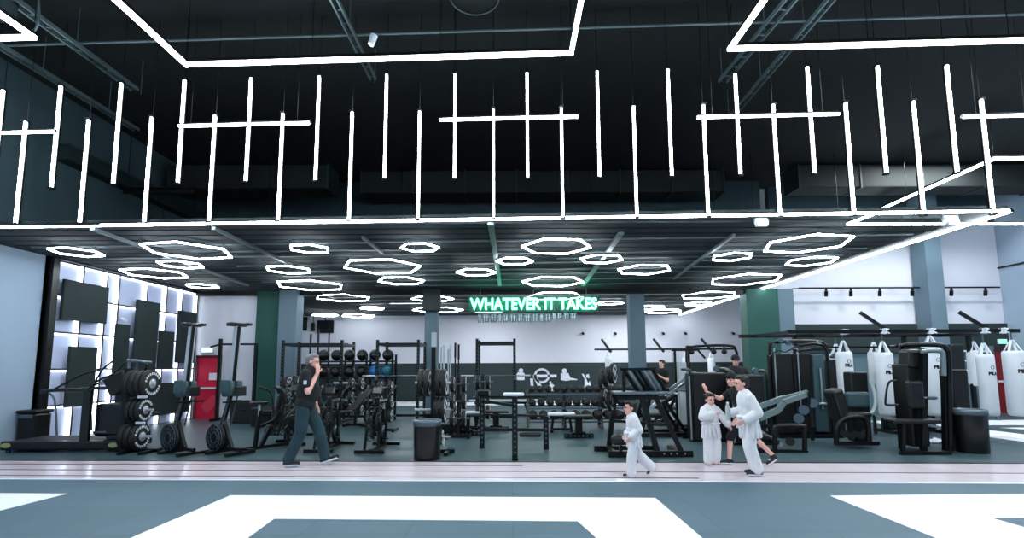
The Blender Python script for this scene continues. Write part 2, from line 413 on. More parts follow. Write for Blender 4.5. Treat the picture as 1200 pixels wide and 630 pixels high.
# beam LED strips on the low ceiling
def ledbar(p, q, w, h, label, name='light_strip', m=LED, group=None):
    p, q = Vector(p), Vector(q); c = (p+q)/2
    t = thing(name, label, 'light', tuple(c), 0, group)
    d = (q-p).normalized(); zz = Vector((0,0,1)) if abs(d.z) < .9 else Vector((0,1,0))
    B().bar(p-c, q-c, w, h).build('diffuser', m, t)
    off = zz*(h*.5+.015) if abs(d.z) < .9 else Vector((0, w*.5+.012, 0))
    B().bar(p-c+off, q-c+off, w*1.05, .025 if abs(d.z) < .9 else .025).build('housing', BLKM, t)
    e = B(); e.bar(p-c-d*.02, p-c, w*1.1, h*1.1); e.bar(q-c, q-c+d*.02, w*1.1, h*1.1); e.build('end_cap', BLKM, t)
    return t
ze = HC-.0
zl = PZ(1177, 250.5, ze); 
ledbar((XL+.05, EYX(XL)-.06, ze+.0), (XE-.04, EYX(XE)-.06, ze), .04, .036, 'long white light strip along the front edge of the low ceiling', m=LEDM)
ledbar((XE, EYX(XE)-.06, ze), (XE, YB-.2, ze), .04, .04, 'white light strip receding along the right edge of the low ceiling', m=LEDM)
# high LED frames
ZF = 6.40
def frame(pts, label, w=.058):
    t = thing('frame_light', label, 'light', tuple(pts[0]))
    for a, b in zip(pts, pts[1:]):
        d = (b-a).normalized(); c0 = pts[0]
        B().bar(a-c0-d*w*.5, b-c0+d*w*.5, w, .05).build('light_bar', LED, t)
        B().bar(a-c0+Vector((0,0,.055)), b-c0+Vector((0,0,.055)), w*1.1, .05).build('housing', BLKM, t)
        k = max(2, int((b-a).length/2)); wr = B()
        for i in range(k+1):
            p = a+(b-a)*(i/k)-c0; wr.cyl(p+Vector((0,0,.08)), p+Vector((0,0,zt-ZF)), .006, n=6)
        wr.build('hanging_wire', BLKM, t)
A0, A1 = PZ(218, 75.6, ZF), PZ(669.5, 62, ZF)
frame([Vector((A0.x-.05, -3, ZF)), A0, A1, Vector((A1.x, -3, ZF))], 'large square white light frame high over the mats, middle one')
C0 = PZ(855.6, 57, ZF); C1 = PZ(1260, 51, ZF)
frame([Vector((C0.x+.1, -3, ZF)), C0, Vector((C0.x+6.2, C0.y+SK*6.2, ZF)), Vector((C0.x+6.2, -3, ZF))], 'large square white light frame high over the mats, right one')
D0 = PZ(39, 43.5, ZF); 
frame([Vector((D0.x-.0, 2.0, ZF)), D0, Vector((XL+.1, D0.y+SK*(XL-D0.x), ZF))], 'white light frame with its corner at the upper left of the photo')
E0, E1 = PZ(1165, 186, ZF), PZ(993, 262.5, ZF)
frame([Vector((XR-.3, E0.y-.2, ZF)), E0, E1, Vector((XR-.3, E1.y-.25, ZF))], 'far white light frame hanging above the punching bags', .055)
G0, G1, G2 = PZ(1022, 251.5, HC-.05), PZ(993, 262.5, HC-.05), PZ(1290, 262, HC-.05)  # separate frame added where the far frame shows through the low ceiling
t = thing('frame_light', 'slim white light frame added below the low ceiling, standing in for the far frame', 'light', tuple(G1))
for a, b in ((G0, G1), (G1, G2)):
    B().bar(a-G1, b-G1, .034, .03).build('light_bar', LED, t); B().bar(a-G1+Vector((0,0,.025)), b-G1+Vector((0,0,.025)), .036, .02).build('housing', BLKM, t)
wr = B()
for k in (.75, .9, 1): p = G1.lerp(G2, k)-G1; wr.cyl(p+Vector((0,0,.03)), p+Vector((0,0,zt-G1.z)), .004, n=6)
wr.build('hanging_wire', BLKM, t)
# hanging tubes over the front edge
gA = 'lower row of hanging vertical light tubes'; gB = 'upper row of hanging vertical light tubes'
def htube(px, pytop, pxb, pyb, lab, grp):
    yy = EYX(XY((px+pxb)/2, EY)) - .07
    p = PY((px+pxb)/2, (pytop+pyb)/2, yy); zb = PY(pxb, pyb, yy).z; ztp = PY(px, pytop, yy).z
    t = thing('tube_light', lab, 'light', (p.x, yy, zb), 0, grp); H = ztp-zb
    B().bar((0,0,0.03), (0,0,H-.03), .034, .034).build('diffuser', LED, t)
    B().bar((0,.04,0), (0,.04,H), .05, .03).build('housing', BLKM, t)
    B().box((0,.01,.012), (.07,.09,.03)).box((0,.01,H-.012), (.07,.09,.03)).build('end_cap', BLKM, t)
    B().cyl((0,.03,H), (0,.03,zt-zb), .005, n=6).build('hanging_wire', BLKM, t)
Abot = [18, 94, 168, 244, 325, 409, 489, 578, 659, 747, 830, 914, 1000, 1081, 1163]
Atop = [(30,141), (103,139), (178.5,136), (252.5,134), (332,131.5), (412.5,130), (492.5,129), (578.5,127), (658.5,125), (742,123), (824.5,121.5), (906.5,121), (992,119), (1072.5,117), (1151.5,115)]
for i, (b, (tx, ty)) in enumerate(zip(Abot, Atop)):
    htube(tx, ty, b, 263-10*b/1163-(1 if b > 500 else 0), 'white vertical light tube of the lower hanging row, ' + nth(i, 15), gA)
Bt = [(70,99,61,221), (143.5,96,131,217), (217.5,92,207,216), (294,90,288,214), (374.5,88,369,213), (454,86,449.5,211), (533,85,533,211), (618.5,84,617.5,210), (700.5,82,702,209), (782.5,80,787.5,208), (861.5,85,868,206), (946,77,955,205), (1028,76,1039.5,204), (1110.5,75,1121,203)]
Bt = [(2,104,-8,225)] + Bt
for i, (a, b, c, d) in enumerate(Bt):
    htube(a, b, c, d, 'white vertical light tube of the upper hanging row, ' + nth(i, 15), gB)
gH = 'horizontal light tubes crossing the vertical ones'
for i, (xa, ya, xb, yb) in enumerate([(-60, 157, 66, 152.5), (207, 148.5, 364, 142.5), (515, 139.5, 677, 137.5), (818, 136, 981, 135), (1131, 135.5, 1290, 134)]):
    yc = EYX(XY((xa+xb)/2, EY)) - .16
    p, q = PY(xa, ya, yc-SK*0), PY(xb, yb, yc); zc = (p.z+q.z)/2
    xa_ = max(p.x, XL+.12)
    t = ledbar((xa_, EYX(xa_)-.16, zc), (q.x, EYX(q.x)-.16, zc), .036, .036, 'short horizontal white light tube crossing the vertical tubes, ' + nth(i, 5), 'tube_light', LED, gH)
    B().cyl((-.9,0,.03), (-.9,0,zt-zc), .005, n=6).cyl((.9,0,.03), (.9,0,zt-zc), .005, n=6).build('hanging_wire', BLKM, t)
# hexagon lamps
hexl = [(90,295.5,53,12), (221,294,97,12), (212,310,49,10), (182,320.5,70,10), (238,335.3,36,8), (363,291.5,48,10), (338,316,53,10), (364,334.5,80,10),
 (448,312.5,94,5), (492,290,46,2), (470,329,56,3), (558,319,47,-2), (603,306,44,-3), (652,289,84,-5), (705,303.5,52,-8), (648,330,75,-5), (755,316,65,-8),
 (858,301,48,-10), (945,286,99,-12), (950,306.3,57,-12), (873,327.7,84,-10),
 (402,349,66,8), (436,361,30,8), (381,369,31,0), (420,370,40,6), (507,350,50,0), (513,363,60,0), (650,347,70,-4), (714,355,34,-4), (760,360,40,-4), (830,346,66,-8), (818,356,34,-4), (777,364.5,44,-4)]
hlab = ['small hexagon ceiling light nearest the left wall', 'large hexagon ceiling light at the left, nearest the front edge', 'small hexagon ceiling light just behind the large left one', 'medium hexagon ceiling light closest to the lightbox wall', 'small hexagon ceiling light above the red door',
 'small hexagon ceiling light near the front, left of the middle', 'small hexagon ceiling light before the left green panel', 'large hexagon ceiling light over the walking man', 'wide hexagon ceiling light over the ball rack', 'small hexagon ceiling light by the head of the middle column, nearer the front',
 'medium hexagon ceiling light left of the middle column head', 'small hexagon ceiling light just left of the green sign rails', 'small hexagon ceiling light crossing the left sign rail', 'large hexagon ceiling light nearest the front, above the green sign', 'small hexagon ceiling light crossing the right sign rail', 'large hexagon ceiling light just above the green sign',
 'medium hexagon ceiling light above the right grey column', 'small hexagon ceiling light right of the right grey column', 'large tilted looking hexagon ceiling light nearest the right edge', 'small hexagon ceiling light beside the right edge strip', 'large hexagon ceiling light before the wide green column',
 'large hexagon light in the rear room, over the ball rack', 'small hexagon light in the rear room, right of the ball rack light', 'smallest hexagon light in the rear room, far left', 'hexagon light low over the far wall, left of the middle', 'hexagon light in the rear room behind the middle column, nearer one', 'hexagon light in the rear room behind the middle column, farther one',
 'large hexagon light seen through the green sign', 'small hexagon light right of the green sign', 'hexagon light in the rear room right of the grey column', 'large hexagon light in the rear room left of the green column', 'small hexagon light under the large one left of the green column', 'hexagon light close to the far wall, right part']
for i, (px, py, w, rot) in enumerate(hexl):
    zh = HC-.12; c = PZ(px, py, zh); r = w*c.y/600/2*.985; 
    t = thing('hexagon_light', hlab[i], 'light', tuple(c), R(-rot), 'hexagon ceiling lights')
    b = B(); hz = B(); wr = B(); tw = .030 if c.y < 16 else .026
    P = [Vector((r*math.cos(k*PI/3), r*math.sin(k*PI/3), 0)) for k in range(6)]
    for k in range(6):
        q0, q1 = P[k], P[(k+1) % 6]; b.bar(q0, q1, tw, tw*.8); hz.bar(q0+Vector((0,0,tw*.4+.012)), q1+Vector((0,0,tw*.4+.012)), tw*1.1, .022)
        if k % 2 == 0: wr.cyl(q0+Vector((0,0,.04)), q0+Vector((0,0,.15)), .006, n=5)
    b.build('diffuser', LEDM if c.y < 16 else LEDR, t); hz.build('housing', BLKM, t); wr.build('hanging_wire', TRAY, t)
# overhead trays, ducts, pipes
def traybar(a, b, z, w, lab, name='cable_tray', ext=0.0, m=TRAY):
    p, q = PZ(a[0], a[1], z), PZ(b[0], b[1], z); d = (q-p).normalized(); p = p-d*ext
    t = thing(name, lab, 'cable tray', tuple(p)); L = (q-p).length; s = d.cross(Vector((0,0,1)))*(w/2); f = q-p
    B().bar(s, f+s, .025, .07).bar(-s, f-s, .025, .07).build('side_rail', m, t)
    g = B(); k = int(L/.3)
    for i in range(k+1): g.bar(d*(i*.3)-s, d*(i*.3)+s, .03, .02)
    g.build('rung', m, t)
    h = B(); 
    for i in range(int(L/1.5)+1): h.cyl(d*(i*1.5+.2), d*(i*1.5+.2)+Vector((0,0,zt-z)), .008, n=6)
    h.build('hanger_rod', m, t)
    return t
traybar((45, 22), (158, 105), 6.95, .14, 'cable tray receding over the upper left, the inner one', ext=4)
traybar((5, 57), (160, 152), 6.95, .12, 'cable tray receding over the upper left, the outer one', ext=4)
traybar((392, 0), (437, 92), 6.95, .10, 'cable tray receding left of the middle light frame corner', ext=4)
traybar((926, 0), (847, 95), 6.95, .16, 'double cable tray beside the right light frame corner', ext=4)
traybar((973, 0), (856, 138), 6.95, .10, 'thin cable tray crossing the right light frame', ext=4)
p = PZ(440, 40, 7.0); q = PZ(800, 32, 7.0)
o = B().cyl((XL+.1, p.y+SK*(XL-p.x)+.0, 7.0), (XR-.1, p.y+SK*(XR-p.x), 7.0), .022, n=8).build('ceiling_pipe', TRAY); tag(o, 'thin pale pipe running straight across below the black ceiling', 'pipe')
DUCTB = mat('duct_black', (.06, .09, .095), .8, noise=.25, scale=2)
def duct(x0, x1, y, z0, z1, d, lab):
    t = thing('air_duct', lab, 'duct', ((x0+x1)/2, y, z0))
    L = x1-x0; H = z1-z0; B().rbox((0, 0, H/2), (L, d, H), .03).build('duct_body', DUCTB, t)
    f = B(); k = max(1, int(L/1.5))
    for i in range(k+1): f.box((-L/2+L*i/k, 0, H/2), (.05, d+.05, H+.05))
    f.build('flange', DUCT, t)
    h = B(); [h.cyl((x,0,H),(x,0,zt-z0),.015,n=6) for x in (-L/2+.3, 0, L/2-.3)]; h.build('hanger_rod', BLKM, t)
duct(-9.7, -5.2, 14.4, 6.6, 7.3, .8, 'dark air duct high at the left behind the tubes')
duct(-4.6, 6.5, 15.6, 6.85, 7.55, .9, 'dark air duct high behind the middle tubes')
duct(8.6, 16, 15.2, 6.85, 7.55, .8, 'dark air duct high above the white right wall')
o = B().bar((-9.88, 10.8, 6.3), (-9.88, 15.8, 6.3), .32, .35).build('air_duct', DUCT); tag(o, 'dark duct running along the top of the left wall', 'duct')
for i, (xa, xb, yy, zz) in enumerate([(-9.55, -7.8, 12.2, 5.9), (-9.55, -6.5, 13.5, 5.5), (-9.6, -3.2, 14.9, 5.0), (2.2, 6.0, 14.5, 5.1), (6.8, 9.4, 14.2, 5.3)]):
    t = thing('support_beam', 'dark horizontal support beam above the low ceiling, ' + nth(i, 5), 'beam', ((xa+xb)/2, yy, zz), 0, 'support beams above the low ceiling')
    L = xb-xa; B().box((0,0,.06), (L,.12,.02)).box((0,0,-.06), (L,.12,.02)).box((0,0,0), (L,.02,.12)).build('beam', BLKM, t)
    B().cyl((-L/2+.1,0,.06), (-L/2+.1,0,zt-zz), .012, n=6).cyl((L/2-.1,0,.06), (L/2-.1,0,zt-zz), .012, n=6).build('hanger_rod', BLKM, t)
# round ceiling speaker / diffuser cut by the top edge
c = PZ(556, -2, 7.3); t = thing('round_vent', 'round dark ceiling vent cut off by the top of the photo', 'vent', tuple(c))
B().tube([(.38*math.cos(a*PI/14),.38*math.sin(a*PI/14),0) for a in range(28)], .012, 6, closed=True).build('rim', TRAY, t)
B().lathe([(.02,.02),(.37,.02),(.37,.05),(.02,.05)], n=24).build('grille', CEILB, t); B().cyl((0,0,.05), (0,0,.35), .03).build('stem', BLKM, t)
# spotlight and floodlights
def flood(px, py, y, lab, s=1, tilt=0):
    c = PY(px, py, y); t = thing('floodlight', lab, 'light', tuple(c))
    M = Matrix.Rotation(R(-25), 3, 'X')
    B().rbox((0,0,0), (.2*s,.10*s,.15*s), .02, M).build('lamp_body', WHT, t)
    B().box((0,-.05*s,-.04*s), (.15*s,.03*s,.08*s), M).build('lens', mat('lamp_glass', (.95,1,1), emit=(.9,1,1), es=1.2), t)
    B().bar((0,0,.16*s), (0,0,HC-c.z+.05), .03).build('stem', BLKM, t)
    B().bar((-.12*s,0,0), (-.12*s,0,.16*s), .02).bar((.12*s,0,0), (.12*s,0,.16*s), .02).bar((-.12*s,0,.16*s), (.12*s,0,.16*s), .02).build('bracket', TRAY, t)
flood(892, 260, EYX(4)+.25, 'small white floodlight under the front edge strip, left of two')
flood(1114, 258, EYX(7)+.15, 'small white floodlight near the right end of the front edge strip')
c = PZ(437, 46, 6.9); t = thing('spotlight', 'small white spotlight on the tray in the upper left', 'light', tuple(c))
B().cyl((-.03,0,-.09), (.02,0,.07), .05, .06).build('lamp_body', WHT, t); B().cyl((-.035,0,-.10), (-.03,0,-.09), .045).build('lens', mat('lamp_glass', (1,1,1)), t)
# hanging AC unit with cable, upper left corner
c = PZ(8, 12, 6.9)
t = thing('ceiling_unit', 'dark boxed air unit in the upper left corner of the photo', 'air unit', (c.x-.6, c.y-.5, 6.7))
B().rbox((0,0,.2), (1.6,1.0,.45), .05).build('casing', DUCT, t); B().tube([(-.9,.55,-.1),(-.2,.6,-.12),(.6,.6,-.16),(.95,.62,0),(.95,.6,.5),(.93,.6,.9)], .02, smooth_n=6).build('cable', TRAY, t)
gr = B()
for i in range(8): gr.box((-.6+i*.17,0,-.03), (.03,.8,.01))
gr.build('grille', TRAY, t)
# ------------------------------------------------------------------ lightbox wall (left)
xw = XL
ys = [11.1, 11.8, 12.5, 12.9, 13.9, 14.7, 15.4, 16.15]; zsx = [0.0, .76, 1.55, 2.36, 3.17, 3.93]
o = B().box((xw+.06, 11.05, HC/2), (.14, .16, HC)).build('trim_60', BLKM); struct(o, 'black vertical post at the near end of the lightbox wall', 'trim')
t = thing('lightbox_wall', 'wall of backlit pale panels in a black grid at the left', 'light wall', (xw, 13.6, 0)); 
g = B()
for y in ys[1:]: g.box((.055, y-13.6, 1.97), (.11, .03, 3.94))
for z in zsx[1:]: g.box((.055, .03, z), (.11, 5.05, .03))
g.build('grid_frame', BLKM, t)
for i in range(len(ys)-1):
    for j in range(len(zsx)-1):
        ya, yb2, za, zb = ys[i]+.02-13.6, ys[i+1]-.02-13.6, zsx[j]+.015, zsx[j+1]-.015
        B().box((.02, (ya+yb2)/2, (za+zb)/2), (.03, yb2-ya, zb-za)).build('panel', PANEL, t)
        s = B().box((.065, yb2-.04, (za+zb)/2), (.07, .07, zb-za-.01))
        s.box((.065, (ya+yb2)/2-.04, zb-.025), (.07, yb2-ya-.10, .035))
        s.build('led_strip', LEDW, t)
def wpanel(ya, yb, za, zb, lab, m=ACOU, name='wall_panel', cat='wall panel'):
    t = thing(name, lab, cat, (xw+.05, (ya+yb)/2, (za+zb)/2))
    B().rbox((.12,0,0), (.07, yb-ya, zb-za), .012).build('board', m, t)
    B().box((.05,0,0), (.09, (yb-ya)*.5, (zb-za)*.5)).build('mount', BLKM, t)
wpanel(11.2, 12.45, 2.64, 3.54, 'wide dark screen board mounted high on the lightbox wall', name='wall_board', cat='screen')
wpanel(11.5, 12.25, .70, 2.06, 'tall dark panel low on the lightbox wall behind the treadmill')
wpanel(12.8, 13.25, 1.45, 2.68, 'narrow dark panel left of the tallest one on the lightbox wall')
wpanel(13.45, 14.3, 1.2, 3.38, 'tallest dark panel in the middle of the lightbox wall')
wpanel(14.4, 15.0, 1.55, 2.62, 'short dark panel right of the tallest one')
wpanel(15.15, 15.98, 1.72, 3.28, 'dark panel at the far end of the lightbox wall')
wpanel(13.3, 15.9, .25, 1.15, 'long low dark board along the foot of the lightbox wall')
c = (xw+.15, 13.0, ZY(371, 13)); t = thing('security_camera', 'small white camera on the lightbox wall above the narrow panel', 'camera', c)
B().box((-.05,0,0), (.1,.06,.06)).build('mount', WHT, t); B().cyl((0,0,0), (.14,-.04,-.05), .04).build('camera_body', WHT, t)
# ------------------------------------------------------------------ doors
def door(px0, px1, pyt, pyb, y, m, lab, nn, exit_lab, sgn):
    a = XY(px0, y); b2 = XY(px1, y); zt_ = ZY(pyt, y, px0); w = b2-a
    t = bpy.data.objects.new('door_%d' % nn, None); COL.objects.link(t); t.location = ((a+b2)/2, y, 0); struct(t, lab, 'door')
    B().box((0,0,zt_/2), (w,.05,zt_)).build('door_leaf', m, t)
    f = B().box((-w/2-.04,0,zt_/2), (.08,.1,zt_+.08)).box((w/2+.04,0,zt_/2), (.08,.1,zt_+.08)).box((0,0,zt_+.04), (w+.16,.1,.08)); f.build('door_frame', mat('door_frame_dark', (.3,.05,.1), .5), t)
    B().box((0,-.05,zt_*.50), (w*.94,.06,.06)).build('push_bar', WHT, t)
    return t, zt_
t, z = door(233, 256, 419, 488, YP-.04, REDD, 'bright red fire door in the white wall', 1, '', 1)
B().box((.18,-.03,1.30), (.26,.01,.22)).build('notice', WHT, t)
B().box((.12,-.035,.45), (.3,.02,.5), Matrix.Rotation(R(45),3,'Y')).build('lower_panel', mat('pink_red', (.85,.25,.35), .4), t)
t, z = door(1166, 1186, 410, 484, YR-.05, DRED, 'dark red door between the two right punching bags', 2, '', 1)
def exit_sign(px, py, y, w, h, lab, m=GRN):
    c = PY(px, py, y); t = thing('exit_sign', lab, 'sign', tuple(c))
    B().rbox((0,0,0), (w,.08,h), .01).build('casing', WHT, t); B().box((0,-.045,0), (w*.92,.012,h*.85)).build('light_panel', m, t)
exit_sign(243.5, 410, YP-.08, .36, .16, 'small white lit sign above the bright red door', mat('exit_white', (.9,1,1), emit=(.85,1,.97), es=.9))
exit_sign(1174, 400, YR-.1, .28, .16, 'small green lit sign above the dark red door')
# wall track light with six spots
a, b2 = PY(936, 337.5, YR-.35), PY(1172, 339.5, YR-.35)
t = thing('track_rail', 'thin black lighting track across the white right wall', 'light track', tuple(a))
B().bar((0,0,0), (b2.x-a.x,0,0), .04, .05).build('track', BLKM, t)
h = B(); 
for k in range(5): x = (b2.x-a.x)*k/4; h.bar((x,0,0), (x,.35,0.05), .02)
h.build('wall_bracket', BLKM, t)
for i, px in enumerate([968, 997, 1031, 1069, 1115, 1155]):
    c = PY(px, 340, YR-.35)
    t = thing('track_spotlight', 'black spotlight hanging from the lighting track, ' + nth(i, 6), 'spotlight', (c.x, c.y, a.z-.03), 0, 'spotlights on the wall track')
    B().box((0,0,-.03), (.05,.05,.07)).build('adapter', BLKM, t); B().cyl((0,0,-.07), (.02,.05,-.24), .055).build('lamp_body', BLKM, t)
# ------------------------------------------------------------------ neon sign
yS = 15.4; a, b2 = PY(551, 356, yS), PY(699.5, 356, yS); W = b2.x-a.x
t = thing('neon_sign', 'green lit sign hanging from the low ceiling', 'sign', ((a.x+b2.x)/2, yS, a.z))
tx = text_mesh('lettering', 'WHATEVER IT TAKES', .5, .03, NEON, t, offset=.008)
xs = [v.co.x for v in tx.data.vertices]; w0 = max(xs)-min(xs); ysx = [v.co.y for v in tx.data.vertices]; h0 = max(ysx)-min(ysx)
sx = W/w0; sy = (14.0/600*yS)/h0; cx = (max(xs)+min(xs))/2; cy = (max(ysx)+min(ysx))/2
for v in tx.data.vertices: v.co = Vector(((v.co.x-cx)*sx, (-v.co.z), (v.co.y-cy)*sy))
B().box((0,.06,0), (W+.15,.03,.46)).build('backing_panel', mat('sign_back', (.05,.34,.27), .5, alpha=.75), t)
fr = B(); 
for x in (-W*.42, 0, W*.42): fr.cyl((x,.05,.2), (x,.05,HC-a.z), .01, n=6)
fr.bar((-W/2-.08,.05,.24), (W/2+.08,.05,.24), .03).build('hanger', TRAY, t)
# unlit second row under it
c0, c1 = PY(560, 372, yS+.05), PY(675, 372, yS+.05); W2 = c1.x-c0.x
t = thing('unlit_sign', 'row of small unlit outlined blocks under the green sign', 'sign', ((c0.x+c1.x)/2, yS+.05, c0.z)); bb = B(); bk = B()
rs = random.Random(3); xk = -W2/2; i = 0
while xk < W2/2-.1:
    w_ = rs.choice([.10,.16,.2]); h_ = .25 if xk < W2*.2 else .20; zc = -.02 if xk < W2*.2 else .04
    bk.box((xk+w_/2,.01,zc), (w_,.02,h_))
    for e in range(2): bb.box((xk+w_*(.3+.4*e),-.01,zc), (.02,.02,h_*.8))
    bb.box((xk+w_/2,-.01,zc+(.04 if i % 2 else -.03)), (w_*.8,.02,.02)); xk += w_+.04; i += 1
bk.build('letter_block', mat('block_grey', (.40,.45,.50), .6), t); bb.build('block_outline', WHT, t)
B().bar((-W2/2,.02,.12), (W2/2,.02,.12), .02).bar((-W2/2+.3,.02,.1), (-W2/2+.3,.02,.3), .015).bar((W2/2-.3,.02,.1), (W2/2-.3,.02,.3), .015).build('hanger', TRAY, t)
# ------------------------------------------------------------------ marks on the far dark wall
yW = YB-.03
def flat(name, shapes, lab, m=WHT):
    """shapes: builders given in metres around a centre on the far wall"""
    pass
c = PY(635, 440, yW); t = thing('wall_emblem', 'white ring and bar emblem on the dark far wall', 'emblem', tuple(c))
u = YB/600
ring = B(); P = [(math.cos(k*PI/16), math.sin(k*PI/16)) for k in range(32)]
for k in range(32):
    p, q = P[k], P[(k+1) % 32]; ring.bar((p[0]*8*u,0,p[1]*7.4*u), (q[0]*8*u,0,q[1]*7.4*u), .03, 2.6*u, up=(p[0],0,p[1]))
ring.build('ring', WHT, t)
B().box((3.5*u,0,-.3*u), (27*u,.03,3.2*u)).build('cross_bar', WHT, t)
B().bar((-8*u,0,-1*u), (0*u,0,-17*u), .03, 4*u, up=(1,0,0)).bar((-12*u,0,-3*u), (-11.5*u,0,-13*u), .03, 3.4*u, up=(1,0,0)).build('leg_strokes', WHT, t)
def figure(px, py, sc, kind, lab):
    c = PY(px, py, yW); t = thing('wall_figure', lab, 'wall graphic', tuple(c), 0, 'white figures on the dark far wall')
    q = u*sc; b = B()
    if kind == 0:
        b.prism([(-4,-6),(4.5,-6),(5,1),(3,3),(-3,3),(-5,0)], (0,0,0), (q,0,0), (0,0,q), (0,-.02,0)); b.prism([(-7,-5),(-5,-5),(-6,5),(-7.5,5)], (0,0,0), (q,0,0), (0,0,q), (0,-.02,0))
        b.lathe([(2.6*q,-.0),(2.6*q,.02)], (.5*q,-.0,5*q), (0,-1,0), 14)
    elif kind == 1:
        b.prism([(-5,-5),(2,-6),(6,-5),(14,-5),(14,-4),(6,-2),(4,3),(-5,3)], (0,0,0), (q,0,0), (0,0,q), (0,-.02,0)); b.lathe([(2.9*q,0),(2.9*q,.02)], (-.5*q,0,5.5*q), (0,-1,0), 14)
    elif kind == 2:
        b.prism([(-4,-5),(4,-5),(4,0),(1,3),(-2,4),(-4,0)], (0,0,0), (q,0,0), (0,0,q), (0,-.02,0)); b.lathe([(1.4*q,0),(1.4*q,.02)], (-2*q,0,5*q), (0,-1,0), 12)
    else:
        b.prism([(-4,-9),(4,-9),(4,-3),(3,1),(1,-2),(-1,4),(-4,9),(-6,9),(-3,3),(-3,-2)], (0,0,0), (q,0,0), (0,0,q), (0,-.02,0)); b.prism([(-1,5),(3,4),(2,9),(-1,8)], (0,0,0), (q,0,0), (0,0,q), (0,-.02,0))
    b.build('silhouette', WHT, t)
figure(610, 439, 1, 0, 'white seated figure graphic left of the ring emblem'); figure(662, 440, 1, 1, 'white figure graphic with outstretched legs right of the emblem')
figure(647, 453, 1, 2, 'small white crouching figure graphic below the emblem'); figure(688, 447, 1, 3, 'white figure graphic with raised arms near the right column')
# window with dark frames on the far-left wall of rear room
a, b2 = PY(349, 372, YB-.1), PY(389, 372, YB-.1)
o = B().box(((a.x+b2.x)/2+.7, YB-.08, zs/2+1.2), (.06,.06, 2.4)).build('trim_61', BLKM); struct(o, 'black vertical strip on the far wall behind the man', 'trim')
for i, (xa, ya, xb, yb3) in enumerate([(351, 371, 360, 387), (365, 378, 369, 388), (372, 375, 391, 390)]):
    p, q = PY(xa, ya, YB-.05), PY(xb, yb3, YB-.05)
    t = thing('wall_screen', 'dark screen high on the far wall behind the man, ' + nth(i, 3), 'screen', ((p.x+q.x)/2, YB-.06, (p.z+q.z)/2), 0, 'dark screens on the far wall')
    w, h = q.x-p.x, p.z-q.z; B().rbox((0,0,0), (w,.08,h), .01).build('screen_body', BLKS, t); B().bar((0,0,h/2), (0,0,h/2+.3), .03).build('mount', BLKM, t)
# small wall lamps on far wall
for i, px in enumerate([683, 721, 777, 803, 859]):
    c = PY(px, 390, YB-.1); t = thing('wall_spotlight', 'small black spotlight high on the far white wall, ' + nth(i, 5), 'spotlight', tuple(c), 0, 'small spotlights on the far wall')
    B().cyl((0,.05,0), (0,-.1,-.04), .06).build('lamp_body', BLKM, t); B().box((0,.07,0), (.05,.06,.05)).build('mount', BLKM, t)
# floor shapes right rear
def inlay2(pts, n, lab):
    b = B(); P = [PZ(x, y, 0) for x, y in pts]; k = len(P)
    b.add([(p.x, p.y, .001) for p in P] + [(p.x, p.y, .007) for p in P], [tuple(range(k)), tuple(range(k, 2*k))] + [(i, (i+1) % k, (i+1) % k+k, i+k) for i in range(k)])
    trimtag(b, n, WMAT, lab)
inlay2([(1018, 493), (1200, 492), (1230, 498), (1040, 498)], 62, 'white floor band under the punching bags')
inlay2([(1080, 497), (1112, 498), (1225, 512), (1225, 521), (1160, 512)], 63, 'slanted white floor band behind the right litter bin')
inlay2([(1172, 501), (1215, 501), (1215, 504)], 64, 'thin white floor wedge at the right edge')
# ================================================================== EQUIPMENT
def fl_(px, pyb, back=0):                                # floor point under a pixel, or some way behind it on the same line
    p = PZ(px, pyb, 0); k = (p.y+back)/p.y; return (p.x*k, p.y+back, 0)
# --- litter bins
def bin_(loc, lab, h=.66, r=.24, square=False):
    t = thing('litter_bin', lab, 'bin', loc)
    B().lathe([(r*.93,.0),(r*.95,.03),(r,h-.1)], n=28).build('bin_body', BLKS, t)
    B().lathe([(r*1.0,h-.1),(r*1.04,h-.095),(r*1.04,h-.01),(r*.98,h),(r*.8,h),(r*.8,h-.06)], n=28).build('rim', GRYM, t)
    B().lathe([(.01,h-.07),(r*.8,h-.07),(r*.8,h-.05)], n=24).build('liner', BLKM, t)
    return t
p = fl_(500.5, 540, .22); bin_((p[0], p[1], 0), 'black round litter bin with grey rim before the weight plate tree', .66, .235)
p = fl_(1139, 532, .25); bin_((p[0], p[1], 0), 'black round litter bin with grey rim near the punching bags', .76, .27)
p = fl_(30, 512); t = thing('waste_box', 'black rounded box bin by the left wall behind the treadmill', 'bin', (-9.87, 10.75, 0))
B().rbox((0,0,.33), (.38,.40,.66), .05).build('bin_body', BLKS, t); B().rbox((0,0,.69), (.42,.44,.07), .03).build('lid', BLKM, t)
B().rbox((-.0,-.22,.60), (.3,.02,.07), .01).build('flap', GRYM, t)
